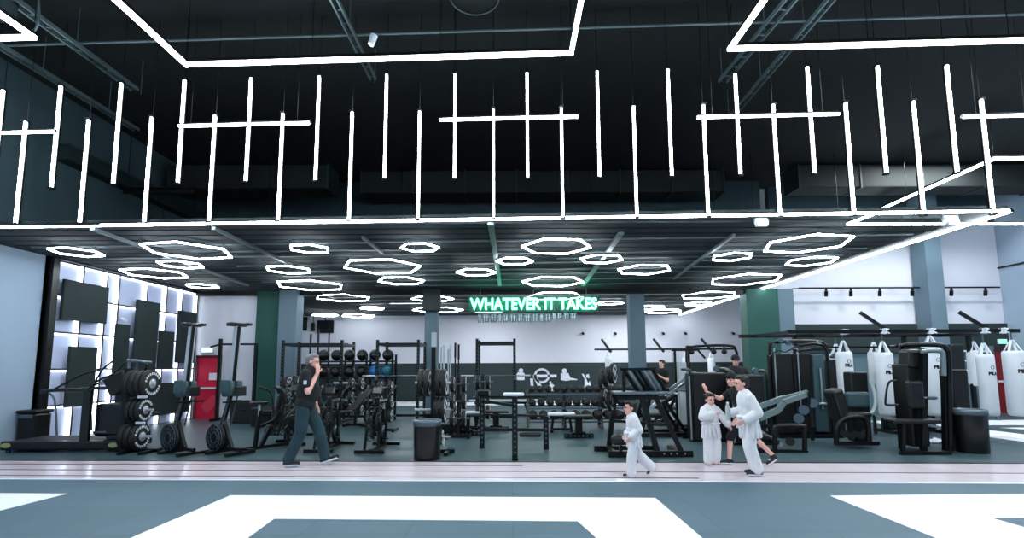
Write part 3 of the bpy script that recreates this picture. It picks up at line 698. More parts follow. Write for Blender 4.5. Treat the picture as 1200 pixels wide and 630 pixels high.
# --- treadmill (facing right)
def treadmill():
    p = fl_(85, 530); t = thing('treadmill', 'large black treadmill with tall handrails at the left', 'treadmill', (-8.45, 10.2, 0))
    L = 2.25
    B().rbox((0,-.38,.13), (L,.12,.17), .03).rbox((0,.38,.13), (L,.12,.17), .03).rbox((.9,0,.14), (.45,.7,.18), .04).rbox((-1.08,0,.12), (.1,.75,.14), .03).build('deck_frame', BLKS, t)
    B().rbox((-.15,0,.19), (1.75,.62,.05), .02).build('running_belt', RUB, t)
    B().rbox((.95,0,.25), (.4,.66,.12), .04).build('motor_cover', BLK, t)
    ft = B(); [ft.cyl((x,y,0),(x,y,.06),.04) for x in (-1,1) for y in (-.38,.38)]; ft.build('foot', RUB, t)
    for s in (-1, 1):
        B().rbox((.42, .40*s, .62), (.17,.07,1.1), .02).build('upright', BLKS, t)
        B().tube([(.5,.40*s,1.14),(.1,.40*s,1.16),(-.35,.40*s,1.15),(-.42,.40*s,1.13)], .035, smooth_n=4).rbox((-.4,.40*s,1.13), (.14,.09,.08), .02).build('handrail', BLK, t)
        B().tube([(-.35,.40*s,1.12),(-.2,.40*s,.95),(-.1,.40*s,.3)], .018, smooth_n=4).build('rail_strut', GRYM, t)
    B().rbox((.8,0,.58), (.62,.62,.62), .06).build('front_shroud', BLKS, t)
    B().rbox((.9,0,1.28), (.42,.75,.36), .04, Matrix.Rotation(R(-28),3,'Y')).build('console_body', BLK, t)
    B().rbox((.80,-.1,1.30), (.03,.42,.2), .01, Matrix.Rotation(R(-28),3,'Y')).build('display', BLKS, t)
    B().rbox((1.05,0,1.70), (.34,.28,.05), .02, Matrix.Rotation(R(8),3,'Y')).bar((.98,0,1.4), (1.05,0,1.7), .05).build('tablet_holder', GRYM, t)
    for s in (-1, 1):
        B().tube([(.42,.42*s,1.15),(.60,.42*s,1.33),(.85,.40*s,1.45),(1.0,.3*s,1.65)], .02, smooth_n=5).tube([(-.2,.42*s,1.18),(.3,.42*s,1.45),(.6,.42*s,1.52)], .02, smooth_n=5).tube([(.50,.42*s,1.2),(.68,.42*s,1.55),(.83,.3*s,1.75)], .016, smooth_n=4).build('grip_bar', BLKM, t)
    for x in (-1.0, 1.0): B().prism([(.09*math.cos(k*PI/10),.045*math.sin(k*PI/10)) for k in range(20)], (x,-.441,.14), (1,0,0), (0,0,1), (0,-.012,0)).build('badge', YEL, t)
    B().rbox((.62,-.3,.36), (.26,.05,.05), .02).build('latch', GRYM, t)
    B().rbox((.66,-.33,1.28), (.16,.02,.07), .008).build('label_plate', ALU, t)
treadmill()
# --- plates
def plate_mesh(r, w, hub=True):
    b = B(); b.lathe([(.03,-w/2),(r*.45,-w/2),(r*.5,-w/2+.008),(r*.86,-w/2+.008),(r*.9,-w/2),(r,-w/2+.01),(r,w/2-.01),(r*.9,w/2),(r*.86,w/2-.008),(r*.5,w/2-.008),(r*.45,w/2),(.03,w/2)], (0,0,0), (1,0,0), 32)
    return b
def make_plate(r, w, label, marks=True, grp='bumper plates on the weight trees'):
    t = thing('weight_plate', label, 'weight plate', (0,0,0), 0, grp)
    plate_mesh(r, w).build('plate_disc', RUB, t)
    B().lathe([(.026,-w/2-.004),(r*.36,-w/2-.004),(r*.36,w/2+.004),(.026,w/2+.004)], (0,0,0), (1,0,0), 24).build('steel_hub', ALU, t)
    if marks:
        b = B()
        for k in range(22):
            if k % 11 in (0, 1): continue
            a = k*2*PI/22; c, s_ = math.cos(a), math.sin(a)
            for x in (-1, 1): b.box((x*(w/2+.001), c*r*.76, s_*r*.76), (.004, .032, .045), Matrix.Rotation(a-PI/2, 3, 'X'))
        b.build('raised_marking', WHT, t)
    return t
def tree(loc, lab, where, sel, rz=0, post_h=1.55):
    t = thing('plate_tree', lab, 'weight plate rack', loc, rz); px_ = -.29 if where == 'left' else 0
    B().bar((px_,0,.05), (px_,0,post_h), .08).build('post', BLKM, t)
    if post_h > 1.8: B().bar((0,0,post_h-.02), (0,0,post_h+.25), .085).build('post_sleeve', ALU, t)
    B().bar((-.1,-.34,.03), (-.1,.34,.03), .07,.05).bar((.28,-.34,.03), (.28,.34,.03), .07,.05).bar((-.2,0,.04), (.4,0,.04), .08,.06).build('base', BLKM, t)
    hz = (1.27, .78, .29)
    a = B()
    for z in hz: a.cyl((-.33 if where == 'left' else -.34,0,z), (.24 if where == 'left' else .32,0,z), .024, n=12)
    a.build('plate_peg', ALU, t)
    if where == 'left':
        e = B()
        for z in (1.03, .55): e.rbox((.1,-.12,z), (.18,.03,.05), .01)
        e.build('number_tag', WHT, t)
    for z in hz[:3]:
        for k, (x, w, r) in enumerate(sel[z]):
            yield t, x, z, w, r
PP = {}
def plates(loc, lab, where, sel, post_h=1.55):
    n_ = 0
    for t, x, z, w, r in tree(loc, lab, where, sel, 0, post_h):
        lvl = {1.27: 'top', .78: 'middle', .29: 'bottom'}[z]
        lb = 'black bumper plate on the %s peg of the %s weight tree, %s' % (lvl, where, 'outer face towards the right' if x == max(s[0] for s in sel[z]) else ('leftmost on the peg' if x == min(s[0] for s in sel[z]) else 'between its neighbours at x %s' % ''))
        idx = sorted(s[0] for s in sel[z]).index(x); m_ = len(sel[z])
        lb = 'black bumper plate on the %s peg of the %s weight tree, %s' % (lvl, where, nth(idx, m_))
        key = (r, w)
        if key not in PP: PP[key] = o = make_plate(r, w, lb); o.location = (loc[0]+x, loc[1], z)
        else: dup(PP[key], (loc[0]+x, loc[1], z), 0, lb)
ps = {1.27: [(-.17,.10,.25),(-.065,.10,.25),(.04,.10,.25),(.145,.10,.25)], .78: [(-.12,.08,.22),(-.03,.08,.22),(.06,.08,.22)], .29: [(-.20,.10,.24),(-.09,.10,.24),(.02,.10,.24)]}
p = fl_(161, 531, .12); plates((p[0], p[1], 0), 'black weight tree beside the treadmill, three pegs of plates', 'left', ps)
ps = {1.27: [(-.22,.09,.25),(-.11,.09,.25),(.10,.09,.25),(.20,.09,.25)], .78: [(.08,.09,.23),(.18,.09,.23)], .29: [(.16,.04,.14)]}
p = fl_(507, 534, .3); plates((p[0], p[1], 0), 'black weight tree behind the litter bin, before the middle column', 'middle', ps, 1.95)
# --- upright stored rowers
def rower(loc, lab, s=1):
    t = thing('rowing_machine', lab, 'rowing machine', loc, 0, 'rowing machines stored upright')
    B().lathe([(.05,-.07),(.25,-.07),(.27,-.05),(.27,.05),(.25,.07),(.05,.07)], (-.12,0,.28), (0,1,0), 32).build('flywheel_cover', BLK, t)
    g = B()
    for k in range(12): a = k*PI/6; g.bar((-.12+.08*math.cos(a),-.08,.28+.08*math.sin(a)), (-.12+.24*math.cos(a),-.08,.28+.24*math.sin(a)), .008)
    for rr in (.1, .17, .24): g.tube([(-.12+rr*math.cos(a*PI/10),-.083,.28+rr*math.sin(a*PI/10)) for a in range(20)], .006, 5, closed=True)
    g.build('cage_grille', GRYM, t)
    B().tube([(-.1,0,.35),(.06,0,.7),(.20,0,1.12)], .045, smooth_n=4).bar((.02,0,.60), (.30,0,.12), .06).bar((-.06,0,.10), (.58,0,.10), .06).build('main_frame', BLKM, t)
    B().bar((.06,-.05,.5), (.22,-.05,1.05), .02).bar((.11,.08,.5), (.27,.08,1.05), .02).build('chain_guide', GRYM, t)
    for x in (-.02, .55): B().bar((x,-.28,.04), (x,.28,.04), .06,.05).bar((x,0,.04), (x,0,.12), .05).build('floor_foot', BLKM, t)
    for s_ in (-1, 1): B().rbox((.22,.075*s_,1.18), (.27,.12,.28), .04, Matrix.Rotation(R(-6),3,'Y')).build('footrest', TEALG, t)
    B().rbox((.23,-.15,1.22), (.27,.02,.24), .02).build('footrest_strap', TEALG, t)
    B().rbox((.46,0,1.14), (.09,.20,.18), .02).bar((.3,0,1.1), (.46,0,1.1), .04).build('monitor', BLK, t)
    B().bar((.20,0,1.05), (.30,0,2.34), .10,.09).build('slide_rail', ALU, t)
    B().bar((.28,-.02,1.25), (.36,-.02,2.32), .03,.05).build('rail_inlay', BLKM, t)
    B().rbox((.44,0,2.35), (.44,.09,.05), .015).rbox((.26,0,2.36), (.14,.34,.07), .02).build('rear_foot', BLKM, t)
    B().bar((.36,-.25,.95), (.36,.25,.95), .03).bar((.12,0,.95), (.5,0,.97), .03).build('pull_handle', BLKM, t)
    return t
p = fl_(205, 533, .2); r0 = rower((p[0], p[1], 0), 'rowing machine stored upright, left of the red door'); r0.rotation_euler.z = R(-28); p = fl_(259, 533, .2)
dup(r0, (p[0], p[1], 0), R(-28), 'rowing machine stored upright, just right of the red door')
CAGE = mat('cage_dark', (.13,.16,.17), .4, metal=.4)
# --- air bikes
def airbike(loc, rz, lab):
    t = thing('air_bike', lab, 'exercise bike', loc, rz, 'air bikes along the lane')
    B().bar((-.52,0,.06), (.5,0,.06), .06).build('floor_beam', BLKM, t)
    for x in (-.52, .5):
        B().bar((x,-.27,.05), (x,.27,.05), .07,.06).build('floor_foot', BLKM, t)
    cx, cz = .30, .52
    b = B()
    for s in (-1, 1):
        for rr in (.12, .2, .31): b.tube([(cx+rr*math.cos(a*PI/12), .09*s*(1 if rr < .3 else .6), cz+rr*math.sin(a*PI/12)) for a in range(24)], .008, 5, closed=True)
        for k in range(16): a = k*PI/8; b.bar((cx+.05*math.cos(a), .10*s, cz+.05*math.sin(a)), (cx+.31*math.cos(a), .054*s, cz+.31*math.sin(a)), .007)
    b.build('fan_cage', CAGE, t)
    b = B()
    for k in range(10): a = k*PI/5; b.box((cx+.15*math.cos(a),0,cz+.15*math.sin(a)), (.24,.06,.012), Matrix.Rotation(-a+.4,3,'Y'))
    b.cyl((cx,-.05,cz),(cx,.05,cz),.05).build('fan_wheel', BLK, t)
    B().bar((-.25,0,.06), (.05,0,.62), .07).bar((.05,0,.62), (.12,0,1.0), .07).bar((-.35,0,.08), (-.28,0,.75), .06).bar((-.28,0,.45), (.05,0,.55), .05).bar((cx,.12,cz), (cx+.12,.12,.06), .04).bar((cx,-.12,cz), (cx+.12,-.12,.06), .04).build('bike_frame', BLKM, t)
    B().cyl((-.3,0,.6),(-.3,0,.86),.022).build('seat_post', ALU, t)
    B().sph((-.34,0,.90), (.14,.11,.04)).sph((-.2,0,.895), (.10,.045,.03)).build('saddle', BLK, t)
    for s in (-1, 1):
        B().tube([(.02,.14*s,.25),(.08,.17*s,.7),(.05,.22*s,1.05),(-.1,.25*s,1.16)], .02, smooth_n=5).build('swing_arm', BLKM, t)
        B().cyl((-.04,.24*s,1.14),(-.17,.27*s,1.19),.026).build('hand_grip', RUB, t)
        B().bar((-.02,.12*s,.35), (-.02+.14*s,.12*s,.35-.1*s), .03,.02).rbox((-.02+.15*s,.18*s,.35-.11*s), (.1,.09,.025), .008).build('pedal', BLKM, t)
    B().lathe([(.03,-.02),(.11,-.02),(.11,.02),(.03,.02)], (-.02,.09,.35), (0,1,0), 20).build('chain_ring', GRYM, t)
    B().rbox((.1,0,1.12), (.05,.2,.15), .02, Matrix.Rotation(R(-20),3,'Y')).bar((.12,0,1.0), (.11,0,1.08), .03).build('monitor', BLKS, t)
    return t
p = fl_(319, 531, .55); b0 = airbike((p[0], p[1], 0), R(55), 'black air bike at the left of the row, turned sideways behind the man')
for px, pyb, rz, lab in ((346, 526, -80, 'black air bike hidden behind the legs of the walking man'), (387, 532, -95, 'black air bike just right of the walking man'), (443, 533, -93, 'black air bike standing alone left of the litter bin')):
    p = fl_(px, pyb, 1.3 if px == 346 else .55); dup(b0, (p[0], p[1], 0), R(rz), lab)
# --- power racks
HOLE = mat('hole_grey', (.32,.40,.42), .6)
def prack(loc, w, d, h, lab, ext=.12, rz=0, name='power_rack', low=True, bars=True):
    t = thing(name, lab, 'rack', loc, rz)
    for x in (-w/2, w/2):
        for y in (0, d):
            u_ = B().bar((x,y,0), (x,y,h+ext), .075).build('upright', BLKM, t)
            hb = B()
            z = .2
            while z < h-.05: hb.box((x,y-.039,z), (.022,.006,.022)); z += .1
            hb.build('pin_holes', HOLE, u_)
    B().bar((-w/2,0,h), (w/2,0,h), .07).bar((-w/2,d,h), (w/2,d,h), .07).build('cross_member', BLKM, t)
    B().bar((-w/2,0,h), (-w/2,d,h), .07).bar((w/2,0,h), (w/2,d,h), .07).build('top_beam', BLKM, t)
    B().bar((-w/2,d*.5,h+.04), (w/2,d*.5,h+.04), .035).build('pull_up_bar', GRYM, t)
    if low: B().bar((-w/2,d,.12), (w/2,d,.12), .07).bar((-w/2,0,.05), (-w/2,d,.05), .07).bar((w/2,0,.05), (w/2,d,.05), .07).build('base_rail', BLKM, t)
    if bars:
        for x in (-w/2, w/2): B().rbox((x,-.07,1.25), (.06,.12,.1), .01).build('bar_hook', GRYM, t)
    return t
def barbell(loc, L, lab, rz=0, rad=.0, n_=0, sleeve=.35):
    t = thing('barbell', lab, 'barbell', loc, rz)
    B().cyl((-L/2,0,0),(L/2,0,0),.016,n=8).build('bar', GRYM, t)
    B().cyl((-L/2,0,0),(-L/2+sleeve,0,0),.026,n=10).cyl((L/2,0,0),(L/2-sleeve,0,0),.026,n=10).build('sleeve', ALU, t)
    return t
zt2 = lambda py, y: ZY(py, y)
Yr = 14.6
x0, x1 = XY(331, Yr), XY(400, Yr); prack(((x0+x1)/2, Yr, 0), x1-x0, 1.1, 2.22, 'black power rack behind the walking man')
x0, x1 = XY(442, Yr), XY(490, Yr); prack(((x0+x1)/2, Yr, 0), x1-x0, 1.1, 2.22, 'black power rack with a blue ball seen through it, left of the middle column')
x0, x1 = XY(559, 14.2), XY(603, 14.2); prack(((x0+x1)/2, 14.2, 0), x1-x0, .9, 2.22, 'black power rack standing alone before the dark wall emblem')
barbell(((XY(559,14.2)+XY(603,14.2))/2, 14.08, 1.32), 1.9, 'steel barbell resting in the rack before the emblem')
barbell(((XY(442,Yr)+XY(490,Yr))/2, Yr-.12, 1.32), 1.9, 'steel barbell resting in the rack left of the middle column')
for k, (px, lab) in enumerate(((363, 'left'), (372, 'right'))):
    o = B().bar((0,0,0), (0,0,2.75 if k else 2.6), .05).build('rope_post', BLKM); o.location = (XY(px, 15.9), 15.9, 0); tag(o, 'tall thin black post behind the walking man, %s of two' % lab, 'post')

# low pull up frame by white wall
y = 15.6; xa, xb = XY(257, y), XY(299, y)
t = thing('pull_up_rig', 'black pull up rig before the white wall beside the red door', 'rack', (xa, y, 0)); w = xb-xa
B().bar((0,0,0),(0,0,2.45),.08).build('upright', BLKM, t); B().bar((w,0,0),(w,0,2.3),.08).build('upright', BLKM, t)
B().bar((-.3,0,2.2),(0,0,2.28),.05).bar((0,0,2.28),(w,0,2.28),.06).build('pull_up_bar', BLKM, t); B().bar((0,-.3,.04),(0,.3,.04),.08).bar((w,-.3,.04),(w,.3,.04),.08).build('base', BLKM, t)
# --- ball rack
Yb = 15.4; xa, xb = XY(372, Yb), XY(462, Yb); W = xb-xa
t = thing('ball_rack', 'black four tier storage rack of balls and kettlebells', 'storage rack', ((xa+xb)/2, Yb, 0))
shz = [1.74, 1.25, .80, .34]
for x in (-W/2, -W/6, W/6, W/2):
    for yy in (-.22, .22): B().bar((x,yy,0),(x,yy,1.95),.06).build('upright', BLKM, t)
for z in shz: B().bar((-W/2,-.2,z),(W/2,-.2,z),.06,.05).bar((-W/2,.2,z),(W/2,.2,z),.06,.05).box((0,0,z-.01),(W,.36,.02)).build('shelf', BLKM, t)
B().box((0,-.26,.62),(W*.5,.02,.04)).box((-.1,-.26,1.12),(W*.4,.02,.05)).build('label_strip', ALU, t)
for z, cols, r in ((shz[0], [0]*6, .19), (shz[1], [0,0,0,0,1,2], .19)):
    mlist = [BLK, BLUEB, TEALB]; first = None
    for k, c in enumerate(cols):
        x = (xa+xb)/2 - W/2 + W*(k+.5)/6; rr = .165 if c == 0 else .185
        row = 'top' if z > 1.5 else 'second'
        lab = {0: 'black medicine ball on the %s tier of the ball rack, %s' % (row, nth(k, 6)), 1: 'blue ball on the second tier of the ball rack', 2: 'teal ball at the right end of the second tier'}[c]
        b = B().sph((0,0,0), rr, 20, 14); o = b.build('medicine_ball', mlist[c]); o.location = (x, Yb-.02, z+.026+rr); tag(o, lab, 'ball', 'balls on the rack')
        if c == 0:
            B().tube([(rr*1.0*math.cos(a*PI/12), rr*1.0*math.sin(a*PI/12), 0) for a in range(24)], .006, 5, closed=True).build('seam', GRYM, o)
def kettle(loc, lab, s=1, m=BLK):
    t = thing('kettlebell', lab, 'kettlebell', loc, 0, 'kettlebells on the ball rack'); t.scale = (s,)*3
    B().sph((0,0,.10), (.105,.105,.10), 16, 10).build('bell', m, t)
    B().tube([(-.06,0,.17),(-.07,0,.25),(0,0,.285),(.07,0,.25),(.06,0,.17)], .016, smooth_n=4).build('handle', GRYM, t)
    return t
k0 = None
for row, z in ((0, shz[2]), (1, shz[3])):
    for k in range(9):
        x = (xa+xb)/2 - W/2 + W*(k+.5)/9; lab = 'black kettlebell on the %s tier of the ball rack, %s' % ('third' if row == 0 else 'lowest', nth(k, 9))
        if k0 is None: k0 = kettle((x, Yb-.05, z+.026), lab)
        else: dup(k0, (x, Yb-.05, z+.026), 0, lab, sc=(1-.03*(k % 3),)*3)
# --- benches
def bench(loc, rz, lab, L=1.2, h=.45, m=WHP, grp='flat benches', back=0):
    t = thing('gym_bench', lab, 'bench', loc, rz, grp)
    B().rbox((0,0,h), (L,.28,.07), .025).build('pad', m, t)
    B().bar((-L*.42,0,h-.07),(L*.42,0,h-.07),.06).bar((-L*.3,0,h-.07),(-L*.36,0,.05),.06).bar((L*.3,0,h-.07),(L*.36,0,.05),.06).bar((-L*.36,0,.06),(L*.36,0,.06),.05).build('bench_frame', BLKM, t)
    for x in (-L*.36, L*.36): B().bar((x,-.25,.035),(x,.25,.035),.07).build('foot', BLKM, t)
    return t
def stool(loc, rz, lab):
    t = thing('gym_bench', lab, 'bench', loc, rz, 'pedestal benches')
    B().rbox((0,0,.47), (.62,.3,.06), .02).build('pad', BLK, t)
    B().rbox((0,0,.27), (.15,.14,.36), .01).rbox((0,.0,.1), (.3,.1,.08), .01).build('pedestal', BLKM, t)
    b = B().rbox((0,0,.06), (.64,.10,.10), .01)
    b.build('foot_bar', BLKM, t); h = B(); [h.box((x*.09,-.053,.06),(.03,.006,.03)) for x in range(-3,4)]; h.build('pin_holes', HOLE, t)
    return t
p = fl_(547, 503); b1 = bench((p[0], p[1], 0), R(4), 'white topped flat bench just right of the weight tree', .66, .42)
p = fl_(546, 508); stool((XY(546,11.6), 11.9, 0), 0, 'black pedestal bench below the white topped bench on the left')
p = fl_(679, 514); stool((p[0], p[1]+.1, 0), 0, 'black pedestal bench with drilled foot bar, centre right')
p = fl_(581, 506); stool((p[0], p[1]+.2, 0), 0, 'black pedestal bench behind the dip frame')
dup(b1, (XY(657, 12.6), 12.6, .0), R(-3), 'white topped flat bench before the dumbbell rack', sc=(1,1,1))
b3 = bench((XY(590,16.2), 16.4, 0), 0, 'long pale bench before the far dark wall', 2.2, .5, PADL)
# --- dip / utility frame in front
A = fl_(565, 525); Bp = fl_(603.5, 538); Cp = fl_(640, 526)
t = thing('dip_frame', 'open black dip frame with drilled posts and white pad in the middle foreground', 'rack', (Bp[0], Bp[1], 0))
def rel(q, z=0): return Vector((q[0]-Bp[0], q[1]-Bp[1], z))
for q, h in ((A, 1.08), (Bp, 1.05), (Cp, .62)):
    pl = B().bar(rel(q), rel(q, h), .095).build('post', BLKM, t); hb = B(); z = .12
    while z < h-.05: hb.box(rel(q, z)+Vector((0,-.05,0)), (.03,.008,.03)); z += .09
    hb.build('pin_holes', HOLE, pl)
B().bar(rel(A,.36), rel(Cp,.36), .06).bar(rel(A,.64), rel(Cp,.62), .035).bar(rel(A,.98), rel(A,.98)+Vector((1.25,0,0)), .045).bar(rel(Bp,.9), rel(A,.9), .05).build('cross_member', BLKM, t)
B().rbox((-.02,0,1.09), (.36,.22,.05), .02).build('pad', WHP, t)
B().rbox(rel(A,1.03)+Vector((.02,-.0,.02)), (.22,.16,.12), .02).build('joint_block', BLKM, t)
B().rbox(rel(Cp,.27)+Vector((-.3,0,0)), (.42,.1,.08), .03).build('roller_pad', BLK, t)
B().bar((0,-.12,.02),(0,.12,.02),.10,.04).build('foot_plate', BLKM, t)
# --- dumbbell rack, centre back
Yd = 13.4; xa, xb = XY(618, Yd), XY(742, Yd); W = xb-xa
t = thing('dumbbell_rack', 'long black three tier dumbbell rack below the wall emblem', 'storage rack', ((xa+xb)/2, Yd, 0))
dz = [.86, .50, .16]
for x in (-W/2, -W*.16, W*.18, W/2): B().bar((x,-.24,0),(x,.1,1.0),.06,.08).bar((x,.24,0),(x,.1,.9),.06).bar((x,-.26,.03),(x,.26,.03),.07,.05).build('upright', BLKM, t)
for i, z in enumerate(dz): B().bar((-W/2,-.14+.1*(2-i)*-.2-.02,z),(W/2,-.14-.02*(2-i)-.02,z),.05,.04).bar((-W/2,.1,z+.05),(W/2,.1,z+.05),.05,.04).build('tier_rail', GRYM, t)
def dumbbell(loc, lab, s=1, grp='dumbbells on the long rack'):
    o = B().lathe([(.02,-.17),(.07,-.17),(.085,-.155),(.085,-.08),(.07,-.065),(.018,-.065),(.018,.065),(.07,.065),(.085,.08),(.085,.155),(.07,.17),(.02,.17)], (0,0,0), (0,1,0), 12).build('dumbbell', RUB)
    B().lathe([(.01,-.176),(.045,-.176),(.045,-.165)], (0,0,0), (0,1,0), 12).build('end_cap', CAGE, o)
    o.location = loc; o.scale = (s,)*3; tag(o, lab, 'dumbbell', grp); return o
d0 = None
for i, (z, cnt) in enumerate(((dz[0], 13), (dz[1], 12), (dz[2], 10))):
    for k in range(cnt):
        x = (xa+xb)/2 - W/2 + W*(k+.5)/cnt; lab = 'black dumbbell on the %s tier of the long dumbbell rack' % ('top', 'middle', 'lowest')[i]
        s = 1.0 if i == 0 else 1.1 if i == 1 else 1.3
        if d0 is None: d0 = dumbbell((x, Yd-.03, z+.13), lab, s)
        else: d = dup(d0, (x, Yd-.03, z+.13+.02*i), 0, lab, 'dumbbells on the %s tier' % ('top', 'middle', 'lowest')[i], sc=(s,)*3)
d0['group'] = 'dumbbells on the top tier'
# barbell storage holder behind the weight tree
Yh = 12.4; hx = XY(527, Yh)
t = thing('barbell_holder', 'black upright barbell holder right of the middle column', 'storage rack', (hx, Yh, 0))
B().rbox((0,0,.12), (.62,.5,.24), .02).build('base_block', BLKM, t); B().rbox((0,0,.9), (.56,.12,.05), .01).bar((-.26,0,.2),(-.26,0,.9),.04).bar((.26,0,.2),(.26,0,.9),.04).build('guide_plate', BLKM, t)
for k, (dx, dy, h, m) in enumerate(((-.22,.1,2.05,ALU),(-.13,-.1,2.08,ALU),(-.05,.12,2.0,ALU),(.03,-.1,2.1,ALU),(.12,.1,2.15,BLKM),(.22,-.08,2.1,BLKM))):
    c = thing('barbell', ('pale steel' if m == ALU else 'black') + ' barbell standing in the upright holder, ' + nth(k, 6), 'barbell', (hx+dx, Yh+dy, .24), 0, 'barbells standing in the holder')
    B().cyl((0,0,0),(0,0,h-.24),.017,n=8).build('bar', m, c); B().cyl((0,0,h-.6),(0,0,h-.24),.026,n=10).build('sleeve', m, c)
# small plate stacks
def small_tree(px, py, y, lab, s=1.0):
    x = XY(px, y); t = thing('plate_stand', lab, 'weight plate rack', (x, y, 0))
    B().bar((0,0,.03),(0,.1,1.35*s),.07).bar((-.25,-.2,.03),(-.25,.3,.03),.06).bar((.25,-.2,.03),(.25,.3,.03),.06).bar((-.25,0,.04),(.25,0,.04),.06).build('stand_frame', BLKM, t)
    for i, z in enumerate((.42*s, .8*s, 1.18*s)):
        pg = B().cyl((-.26,0,z),(.26,0,z),.022,n=8).build('peg', GRYM, t)
        for j, sx_ in enumerate((-1, 1)):
            o = dup(PP[(.23,.09)], (x+.13*sx_, y, z), 0, 'black plate on the %s, %s peg, %s side' % (lab.split(' standing')[0].replace('black ', ''), ('lowest','middle','top')[i], ('left','right')[j]), 'plates on the small stands', sc=(1,.78*s,.78*s))
small_tree(537, 0, 11.6, 'black plate stand standing right of the barbell holder')
small_tree(566, 0, 13.2, 'black plate stand standing by the lone power rack', 1.0)
small_tree(452, 0, 12.8, 'black plate stand standing left of the weight tree', .9)
o = B().cyl((-.02,0,0),(.02,0,0),.12,n=24).build('weight_plate', WHP); p = fl_(519, 523); o.location = (p[0], p[1], .125); tag(o, 'small white plate leaning beside the litter bin foot', 'weight plate')
small_tree(418, 0, 14.0, 'black plate stand standing left of the lone air bike', .95)
small_tree(344, 0, 13.0, 'black plate stand standing directly behind the walking man', 1.0)
# black plyo boxes and benches before the left green panel
for k, (px, pyb, w, h, lab) in enumerate(((284, 496, .8, .62, 'black padded box before the end of the white wall'), (312, 500, .9, .5, 'low black padded box before the left green panel'))):
    p = fl_(px, pyb); t = thing('plyo_box', lab, 'box', (p[0], p[1]+.3, 0)); B().rbox((0,0,h/2), (w,.55,h), .03).build('box_body', VIN, t); B().rbox((0,-.285,h*.6), (.18,.02,.05), .01).build('hand_slot', BLKM, t)
# low storage row behind bikes
for k, (px, y, lab) in enumerate(((330, 13.6, 'black adjustable bench behind the first air bike'), (412, 13.2, 'black adjustable bench between the two right air bikes'))):
    t = thing('adjustable_bench', lab, 'bench', (XY(px, y), y, 0), R(20+30*k))
    B().rbox((-.25,0,.45), (.5,.3,.08), .03).build('seat_pad', VIN, t); B().rbox((.28,0,.72), (.75,.3,.08), .03, Matrix.Rotation(R(-42),3,'Y')).build('back_pad', VIN, t)
    B().bar((-.5,0,.36),(.45,0,.3),.06).bar((-.45,0,.36),(-.5,0,.05),.05).bar((.4,0,.3),(.55,0,.05),.05).bar((.1,0,.3),(.4,0,.75),.04).build('bench_frame', BLKM, t); B().bar((-.5,-.25,.04),(-.5,.25,.04),.06).bar((.55,-.3,.04),(.55,.3,.04),.06).build('foot', BLKM, t)
# --- leg press / hack machine with slanted legs (centre right)
P1 = fl_(735, 525); P2 = fl_(755, 535)
ox, oy = XY(750, 9.3), 9.3
t = thing('leg_press_machine', 'large black plate loaded machine with slanted legs and a flat top tray', 'gym machine', (ox, oy, 0))
B().rbox((-.22,.42,.05), (1.15,.12,.10), .01).rbox((.08,-.22,.05), (1.45,.12,.11), .01).bar((-.55,-.22,.06),(-.55,.42,.06),.08).bar((.6,-.22,.06),(.6,.42,.06),.08).build('base_runner', BLKM, t)
for a, b2 in (((-.52,.42,.08),(-.38,.42,1.05)), ((.20,-.22,.08),(-.02,-.1,1.05)), ((.62,-.22,.08),(.22,-.1,1.05)), ((.34,.42,.08),(.12,.42,1.05))):
    B().bar(a, b2, .085).build('leg', BLKM, t)
B().rbox((-.02,.12,1.08), (.98,.62,.05), .02).build('top_tray', GRYM, t)
B().bar((-.45,-.12,1.0),(.42,-.12,1.0),.06).bar((-.45,.38,1.0),(.42,.38,1.0),.06).bar((-.45,.42,.55),(.3,.42,.5),.05).bar((.05,-.2,.55),(.42,-.2,.55),.05).build('cross_member', BLKM, t)
for i, x in enumerate((-.30, -.22, -.13, -.04, .05, .14, .23)):
    B().cyl((x,.0,1.50),(x+.30,.3,1.12),.034,n=12).build('guide_rod', SIL if i in (1, 4, 5) else BLKM, t)
B().bar((-.36,.0,1.50),(.29,.0,1.51),.05).bar((-.02,.3,1.12),(.6,.3,1.12),.05).bar((-.3,0,1.08),(-.3,0,1.5),.05).build('rod_frame', BLKM, t)
B().rbox((-.45,-.32,.30), (.32,.22,.16), .05).build('foot_pad', VIN, t); B().bar((-.45,-.3,.1),(-.45,-.3,.28),.05).build('pad_stem', BLKM, t)
bt = B(); [bt.cyl((x,-.285,.06),(x,-.292,.06),.014) for x in (.3,.42,.52,.66)]; bt.build('bolt', SIL, t)
for k, (dx, z, tilt) in enumerate(((-.62,1.30,0),(-.52,1.36,0),(-.42,1.42,0),(-.60,.98,0),(-.48,.92,0))):
    dup(PP[(.23,.09)], (ox+dx, oy+.35, z), R(-25), 'black plate hung at the left end of the slanted leg machine, %s' % ('upper left', 'upper middle', 'upper right', 'lower left', 'lower right')[k], 'plates on the slanted leg machine', sc=(.8,.85,.85))
